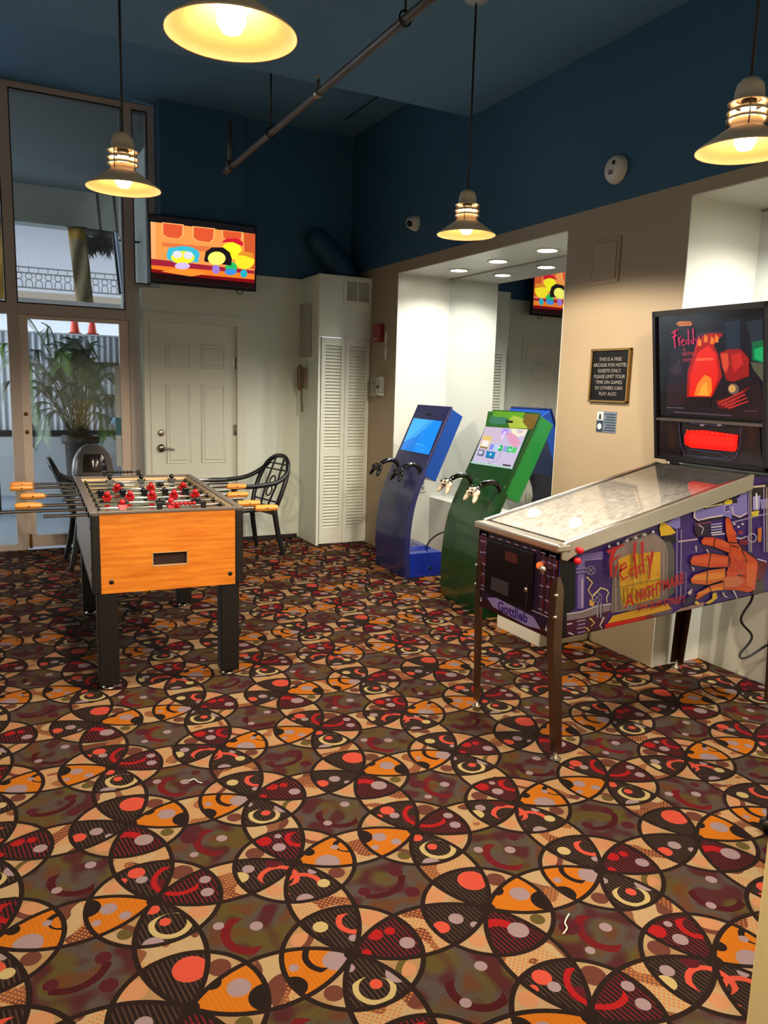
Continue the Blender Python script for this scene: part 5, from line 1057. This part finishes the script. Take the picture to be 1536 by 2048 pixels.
# display and speakers
GM2 = []
m = MB(); LG[0] = 0; GM = []; GI = {}
gp([(490, 1560), (520, 1500), (700, 1495), (1085, 1550), (1075, 1700), (1050, 1735), (560, 1690), (495, 1650)], '#e80c06', 1.6, .002)
gp([(545, 1530), (1040, 1575), (1035, 1680), (550, 1650)], '#f41a0e', 1.8, .002)
for i in range(10): gp([(515+i*56, 1490+i*6), (527+i*56, 1490+i*6), (527+i*56, 1504+i*6), (515+i*56, 1504+i*6)], '#ff5030', 1.6, .002)
m.build('display', GM, spn)
for a in (250, 1130):
    m = MB(); GM = []; GI = {}; LG[0] = 0
    gp([(a, 1400+(20 if a > 999 else 0)), (a+190, 1405+(30 if a > 999 else 0)), (a+210, 1790), (a-20, 1730)], '#221018', .5, .004)
    for k in range(7): gp([(a+70+k*12, 1440+k*5), (a+76+k*12, 1440+k*5), (a+70+k*14, 1700), (a+64+k*14, 1700)], '#4a2818', .6, .004)
    m.build('speaker_grille', GM, spn)
m = MB(); GM = []; GI = {}; LG[0] = 0
for pts in ([(430, 1400), (450, 1640), (490, 1780), (540, 1770)], [(1120, 1460), (1110, 1640), (1060, 1800), (1000, 1830), (940, 1780)], [(555, 1705), (900, 1750), (940, 1815), (545, 1775), (555, 1705)], [(560, 1420), (960, 1450)]):
    L_, R_ = stroke_pts(pts, 5, 5)
    for i in range(len(pts)-1): gp([L_[i], L_[i+1], R_[i+1], R_[i]], '#4a4060', .8, .003)
for cx in (690, 880): gp(circ(cx, 1440, 28, 14, 14), '#8a7a78', .9, .003)
m.build('panel_trim', GM, spn)
m = MB(); m.tube(smooth_path([(3.30, ys+.10, .60), (3.31, ys+.11, .52), (3.26, ys+.12, .42), (3.33, ys+.10, .33), (3.20, ys+.06, .27), (3.22, ys+.03, .265), (3.44, ys+.02, .33), (3.59, 2.2, .36)]), .006, 8); m.build('power_cord', CORD, t)

# ------------------------------------------------------------------ stool at the right edge
t = thing('swivel_stool', 'black five-wheeled stool whose caster shows at the right edge', 'stool', (2.60, 1.43, 0))
sc0 = V((2.60, 1.43, 0)); 
m = MB(); m.lathe([(0, .50), (.17, .50), (.185, .515), (.185, .545), (.165, .565), (0, .57)], sc0, 28); m.build('seat', mat('black_vinyl', '#101011', .45), t)
m = MB(); m.cyl(sc0+V((0, 0, .09)), sc0+V((0, 0, .30)), .028); m.cyl(sc0+V((0, 0, .30)), sc0+V((0, 0, .50)), .018); m.build('gas_column', DARKM, t)
a0 = atan2(1.595-1.43, 2.36-2.60)
m = MB()
for k in range(5):
    a = a0+k*2*pi/5; dq = V((cos(a), sin(a), 0)); m.tube([sc0+V((0, 0, .11)), sc0+dq*.15+V((0, 0, .095)), sc0+dq*.29+V((0, 0, .075))], [.026, .022, .016], 8)
m.build('star_base', BLACK, t)
for k in range(5):
    a = a0+k*2*pi/5; dq = V((cos(a), sin(a), 0)); pq = V((-sin(a), cos(a), 0)); p = sc0+dq*.285; m = MB()
    for s_ in (-1, 1): m.lathe([(0, 0), (.024, 0), (.027, .006), (.024, .014), (0, .014)], p+pq*(.004 if s_ > 0 else -.004)+V((0, 0, .027)), 18, axis=pq*s_)
    m.cyl(p+V((0, 0, .03)), p+V((0, 0, .085)), .008); m.build('caster', BLACK, t)
# ------------------------------------------------------------------ courtyard beyond the glass
PAVE = mat('courtyard_paving', '#9aa4b4', .6, noise=.12, nscale=6, bump=.3, bscale=20)
m = MB(); m.box(-9, 12, GY-.03, 24, -.10, -.02); m.build('pavement', PAVE)['kind'] = 'structure'
WY = 11.0
CORR = mat('corrugated_sheet', '#b4bac6', .5); DK = mat('dark_rail', '#17171a', .5)
m = MB(); m.box(-.55, 7, WY, WY+.15, -.02, .77); o = m.build('garden_wall', mat('rendered_wall', '#aeb2ba', .7, noise=.05)); struct(o)
t = thing('corrugated_fence', 'grey corrugated fence with dark rails behind the potted palm', 'fence', (2.5, WY+.1, .77))
m = MB(); xs = [-.55+i*.019 for i in range(398)]
m.add([(x, WY+.06+.012*sin(x*2*pi/.076), z) for z in (.80, 2.06) for x in xs], [(i, i+1, 398+i+1, 398+i) for i in range(397)], 0, True); m.add([(x, WY+.075+.012*sin(x*2*pi/.076), z) for z in (.80, 2.06) for x in xs], [(i, i+1, 398+i+1, 398+i) for i in range(397)], 0, True); m.build('sheet', CORR, t)
m = MB(); m.box(-.55, 7, WY-.02, WY+.05, .74, .82); m.build('lower_rail', DK, t)
m = MB(); m.box(1.15, 7, WY+.0, WY+.05, 1.67, 1.72); m.build('upper_rail', DK, t)
m = MB(); m.box(-.55, 7, WY+.02, WY+.14, 2.055, 2.075); m.build('cap', mat('pale_cap', '#c8ccd4', .5), t)
t = thing('dark_post', 'dark post at the far left beyond the glass', 'post', (.02, 9.6, 0))
m = MB(); m.rbox(-.22, .10, 9.5, 9.75, -.02, 3.4, .01); m.build('post_body', mat('dark_bark', '#1b1815', .8, noise=.3, nscale=20), t)
for k, (cx, lab) in enumerate(((150, 'red traffic cone on the fence ledge, left one'), (185, 'red traffic cone on the fence ledge, right one'))):
    p = ony(cx, 672, WY+.09); h_ = .24 if k else .30
    t = thing('traffic_cone', lab, 'traffic cone', (p.x, WY+.09, 2.075), 0, 'traffic cones on the fence')
    m = MB(); m.rbox(p.x-.075, p.x+.075, WY+.015, WY+.165, 2.075, 2.09, .004); m.build('cone_base', mat('cone_dark_red', '#a83a2c', .6), t)
    m = MB(); m.lathe([(.06, 0), (.022, h_), (.014, h_+.01), (0, h_+.01)], (p.x, WY+.09, 2.088), 20); m.build('cone_body', mat('cone_red', '#e04a34', .5), t)
# potted palm
pc = V((.86, 8.6, -.02)); t = thing('potted_palm', 'feathery potted palm standing outside the glass door', 'plant', pc)
m = MB(); m.lathe([(0, 0), (.125, 0), (.13, .02), (.155, .84), (.185, .86), (.19, .93), (.175, .94), (.155, .90), (0, .89)], pc, 30); m.build('pot', mat('bronze_pot', '#2e2520', .5, noise=.5, nscale=60, bump=.8, bscale=70), t)
LF = [mat('palm_green', '#2f5a24', .5), mat('palm_dark', '#1c3620', .5), mat('palm_light', '#5c8c30', .5)]
rp = random.Random(11)
def frond(mb, base, tip, droop, lw, n, mi):
    base, tip = V(base), V(tip); mid = (base+tip)/2+V((0, 0, droop)); pts = smooth_path([base, mid, tip, tip+(tip-mid)*.35-V((0, 0, abs(droop)*1.2+.05))], 7); N = len(pts)
    side = (tip-base).cross(V((0, 0, 1))); side = side.normalized() if side.length > .02 else V((1, 0, 0))
    for i in range(int(N*.42), N-1):
        p = pts[i]; d = (pts[i+1]-p).normalized(); f = (i-N*.42)/(N*.58); l = lw*(.45+1.1*f*(1.25-f)*1.6)
        for q in (0, .33, .67):
            pp = p+(pts[i+1]-p)*q
            for s_ in (-1, 1):
                e_ = pp+side*s_*l*.8+d*l*.55-V((0, 0, l*.28)); w_ = d*.0032; h2 = pp+(e_-pp)*.5+V((0, 0, .008))
                mb.add([pp-w_, h2-w_*1.4, e_, h2+w_*1.4, pp+w_], [(0, 1, 2, 3, 4)], mi)
    return pts
stems = MB(); fol = MB()
heads = [(428, 0)]
targets = [(60, 640), (100, 655), (78, 700), (40, 700), (20, 690), (66, 760), (110, 690), (150, 678), (178, 690), (172, 720), (200, 728), (220, 745), (215, 790), (185, 770), (150, 715), (120, 735), (95, 745), (30, 760), (75, 805), (205, 830), (95, 830), (70, 830), (140, 765), (170, 745), (128, 705), (135, 690), (160, 700), (110, 720), (85, 735), (60, 725), (190, 760), (165, 730)]
for i, (tx, ty) in enumerate(targets):
    y_ = 8.6+rp.uniform(-.32, .32); tip = ony(tx, ty, y_); b0 = pc+V((rp.uniform(-.08, .08), rp.uniform(-.08, .08), .90))
    pts = frond(fol, b0, tip, .10+.08*rp.random(), .15+.05*rp.random(), 10, (0, 1, 1, 0, 2)[i % 5] if ty > 675 or tx < 100 else 2); stems.tube(pts, [.008-.006*k/len(pts) for k in range(len(pts))], 5)
for k in range(8):
    b0 = pc+V((rp.uniform(-.09, .09), rp.uniform(-.09, .09), .90)); a = k*.8; tip = b0+V((.36*cos(a), .36*sin(a), .34+.2*rp.random())); pts = frond(fol, b0, tip, .06, .11, 8, k % 2); stems.tube(pts, .005, 5)
stems.build('stem', mat('palm_stem', '#3a4420', .6), t); o = fol.build('foliage', LF, t); o['kind'] = 'stuff'
m = MB(); pcx = ony(222, 828, 10.6); m.cyl((pcx.x, 10.6, pcx.z-.07), (1.664, 10.6, pcx.z-.07), .07); tag(m.build('blue_pipe', mat('pale_blue_pipe', '#7fb0d4', .5)), 'short pale blue pipe right of the palm pot beyond the glass', 'pipe')
# soffit, balcony and banners
SOF = mat('soffit_grey', '#2b302e', .8)
m = MB(); m.box(-9, 12, GY+.2, 12.0, 4.0, 4.2); m.box(-9, 12, 11.7, 12.0, 3.52, 4.0, 1); o = m.build('soffit', [SOF, mat('soffit_beam', '#4e504a', .8)]); struct(o)
m = MB(); m.box(1.66, 1.85, 7.55, 11.0, -.02, 4.0); struct(m.build('wall_exterior', mat('exterior_grey', '#5a5e5c', .8, noise=.06)))
BYY = 16.0
t = thing('far_balcony', 'lit upper balcony across the courtyard with ornamental iron railing', 'balcony', (2.0, BYY, 0))
m = MB(); m.box(-8, 12, BYY, BYY+5, 2.93, 3.05); m.build('slab', mat('slab_brown', '#4a4036', .7), t)
m = MB(); m.box(-8, 12, BYY+.4, BYY+5, 5.05, 5.15); m.build('balcony_ceiling', mat('balcony_white', '#9094a6', .8), t)
m = MB(); m.box(-8, 12, BYY+4.9, BYY+5, 3.05, 5.05); m.build('balcony_wall', mat('balcony_wall', '#a4a6b2', .8), t)
m = MB(); m.box(-8, 12, BYY+.6, BYY+.66, -.02, 2.93) if False else m.box(-8, 12, BYY+4.5, BYY+4.6, -.02, 2.93); m.build('lower_wall', mat('lower_white', '#e4e6ea', .8), t)
for i in range(10):
    m = MB(); x = -.4+(i % 5)*.95; y_ = BYY+1.3+(i//5)*1.7; m.lathe([(0, -.004), (.09, -.002), (.1, 0)], (x, y_, 5.045), 14); m.build('ceiling_light', glow('balcony_lamp', '#fff6e8', 30.0), t)
for z in (3.48, 3.38, 3.12): rl = MB(); rl.box(-8, 12, BYY+.02, BYY+.05, z-.012, z+.012); rl.build('rail', DK, t)
for i in range(16):
    x = .15+i*.165; m = MB(); yy = BYY+.035
    m.tube([(x+.055*cos(a), yy, 3.32+.055*sin(a)) for a in [2*pi*k/14 for k in range(14)]], .008, 5, close=True)
    m.tube([(x-.055, yy, 3.12)]+[(x+.055*cos(a), yy, 3.21+.055*sin(a)) for a in [pi-pi*k/8 for k in range(9)]]+[(x+.055, yy, 3.12)], .008, 5); m.cyl((x, yy, 3.375), (x, yy, 3.48), .007, seg=6); m.build('baluster', DK, t)
GOLD = mat('gold_banner', '#8a6a20', .7); TAN = mat('tan_banner', '#7d6c50', .8, noise=.3, nscale=14)
def banner(lab, quad, Yb, split=None):
    t_ = thing('hanging_banner', lab, 'banner', ony(*quad[0], Yb)); P = [ony(a, b_, Yb) for a, b_ in quad]
    n = 14; m = MB(); vs = []
    for i in range(n+1):
        f = i/n
        for k in range(7):
            g = k/6; p = (P[0]*(1-g)+P[1]*g)*(1-f)+(P[3]*(1-g)+P[2]*g)*f; vs.append(p+V((0, .02*sin(g*7+f*9), 0)))
    m.add(vs, [(i*7+k, i*7+k+1, (i+1)*7+k+1, (i+1)*7+k) for i in range(n) for k in range(6)], 0, True)
    for i, _ in enumerate(m.mi): m.mi[i] = 0 if (split is None or i//6 < split) else 1
    o_ = m.build('cloth', [GOLD, TAN], t_); sd = o_.modifiers.new('thick', 'SOLIDIFY'); sd.thickness = .004
    m = MB(); m.tube([P[0]+V((-.02, 0, .01)), P[1]+V((.02, 0, .01))], .012, 8); m.build('hanging_rod', DK, t_)
    return t_
banner('gold and tan hanging banner seen through the upper pane', [(135, 455), (171, 458), (187, 606), (152, 602)], 10.8, 2)
banner('gold hanging banner at the far left edge of the glazing', [(-40, 436), (8, 440), (16, 598), (-36, 594)], 10.8)
m = MB(); rp2 = random.Random(5)
for i in range(420):
    a = rp2.random(); p = ony(173+a*52, 468+rp2.random()*26+6*sin(a*9), 11.2+rp2.random()*.25); q = p+V((rp2.uniform(-.08, .08), rp2.uniform(-.05, .05), -.06-.12*rp2.random())); w_ = V((.012, 0, 0)); m.add([p-w_, p+w_, q], [(0, 1, 2)])
fr_mb = m
t = thing('thatch_beam', 'dark pole with ragged hanging thatch under the soffit beyond the upper pane', 'beam', ony(200, 466, 11.3)); a, b_ = ony(170, 464, 11.3), ony(236, 472, 11.3); m = MB(); m.tube([a, b_], .05, 8); m.tube([a+V((.2, 0, 0)), a+V((.2, .3, .6))], .02, 6); m.tube([b_, b_+V((0, .3, .6))], .02, 6); m.build('pole', mat('dry_thatch', '#2a2620', .9), t); fr_mb.build('thatch_fringe', mat('dry_thatch', '#2a2620', .9), t)['kind'] = 'stuff'
t = thing('awning_panel', 'pale blue slanted panel at the right of the upper pane', 'panel', ony(240, 520, 9.5)); m = MB(); m.prism([ony(a, b_, 9.5) for a, b_ in ((230, 464), (236, 466), (250, 580), (244, 584))], (0, .05, 0)); m.prism([ony(a, b_, 9.56) for a, b_ in ((225, 470), (231, 470), (245, 586), (238, 588))], (0, .04, 0), 1); [m.tube([ony(*q, 9.54), V((1.664, 9.54, ony(*q, 9.54).z))], .012, 6, 1) for q in ((234, 480), (244, 565))]; m.build('panel_board', [mat('pale_blue_board', '#8c98ac', .6), DK], t)

# ------------------------------------------------------------------ light
wd = bpy.data.worlds.new('sky'); SC.world = wd; wd.use_nodes = True; bg = wd.node_tree.nodes['Background']
bg.inputs[0].default_value = (.92, .96, 1.0, 1); bg.inputs[1].default_value = 8.0
def area(name, loc, rot, sx, sy, power, col):
    l = bpy.data.lights.new(name, 'AREA'); l.shape = 'RECTANGLE'; l.size = sx; l.size_y = sy; l.energy = power; l.color = col
    o = bpy.data.objects.new(name, l); COL.objects.link(o); o.location = loc; o.rotation_euler = rot; return o

for x, y, z in ((3.545, 5.648, 2.4765), (3.535, 5.08, 2.4765), (3.535, 4.49, 2.4765), (3.535, 2.42, 2.4995), (3.535, 1.84, 2.4995), (3.535, 1.26, 2.4995)):      # beams of the recessed downlights
    l = bpy.data.lights.new('downlight_beam', 'SPOT'); l.energy = 62; l.color = (1.0, .95, .86); l.spot_size = radians(150); l.spot_blend = .6; l.shadow_soft_size = .05
    o = bpy.data.objects.new('downlight_beam', l); COL.objects.link(o); o.location = (x, y, z-.012)
for (x, y), lab in LAMPS:      # the light each pendant throws down out of its shade
    l = bpy.data.lights.new('pendant_light', 'SPOT'); l.energy = 100; l.color = (1.0, .84, .64); l.spot_size = radians(166); l.spot_blend = .22; l.shadow_soft_size = .07
    o = bpy.data.objects.new('pendant_light', l); COL.objects.link(o); o.location = (x, y, RIMZ-.008)

SC.view_settings.view_transform = 'Standard'; SC.view_settings.look = 'None'; SC.view_settings.gamma = 1.0; SC.view_settings.use_curve_mapping = False
SC.view_settings.exposure = 0.30
SC.cycles.max_bounces = 10; SC.cycles.diffuse_bounces = 5; SC.cycles.glossy_bounces = 5; SC.cycles.transparent_max_bounces = 12
SC.cycles.caustics_reflective = False; SC.cycles.caustics_refractive = False; SC.cycles.sample_clamp_indirect = 6.0
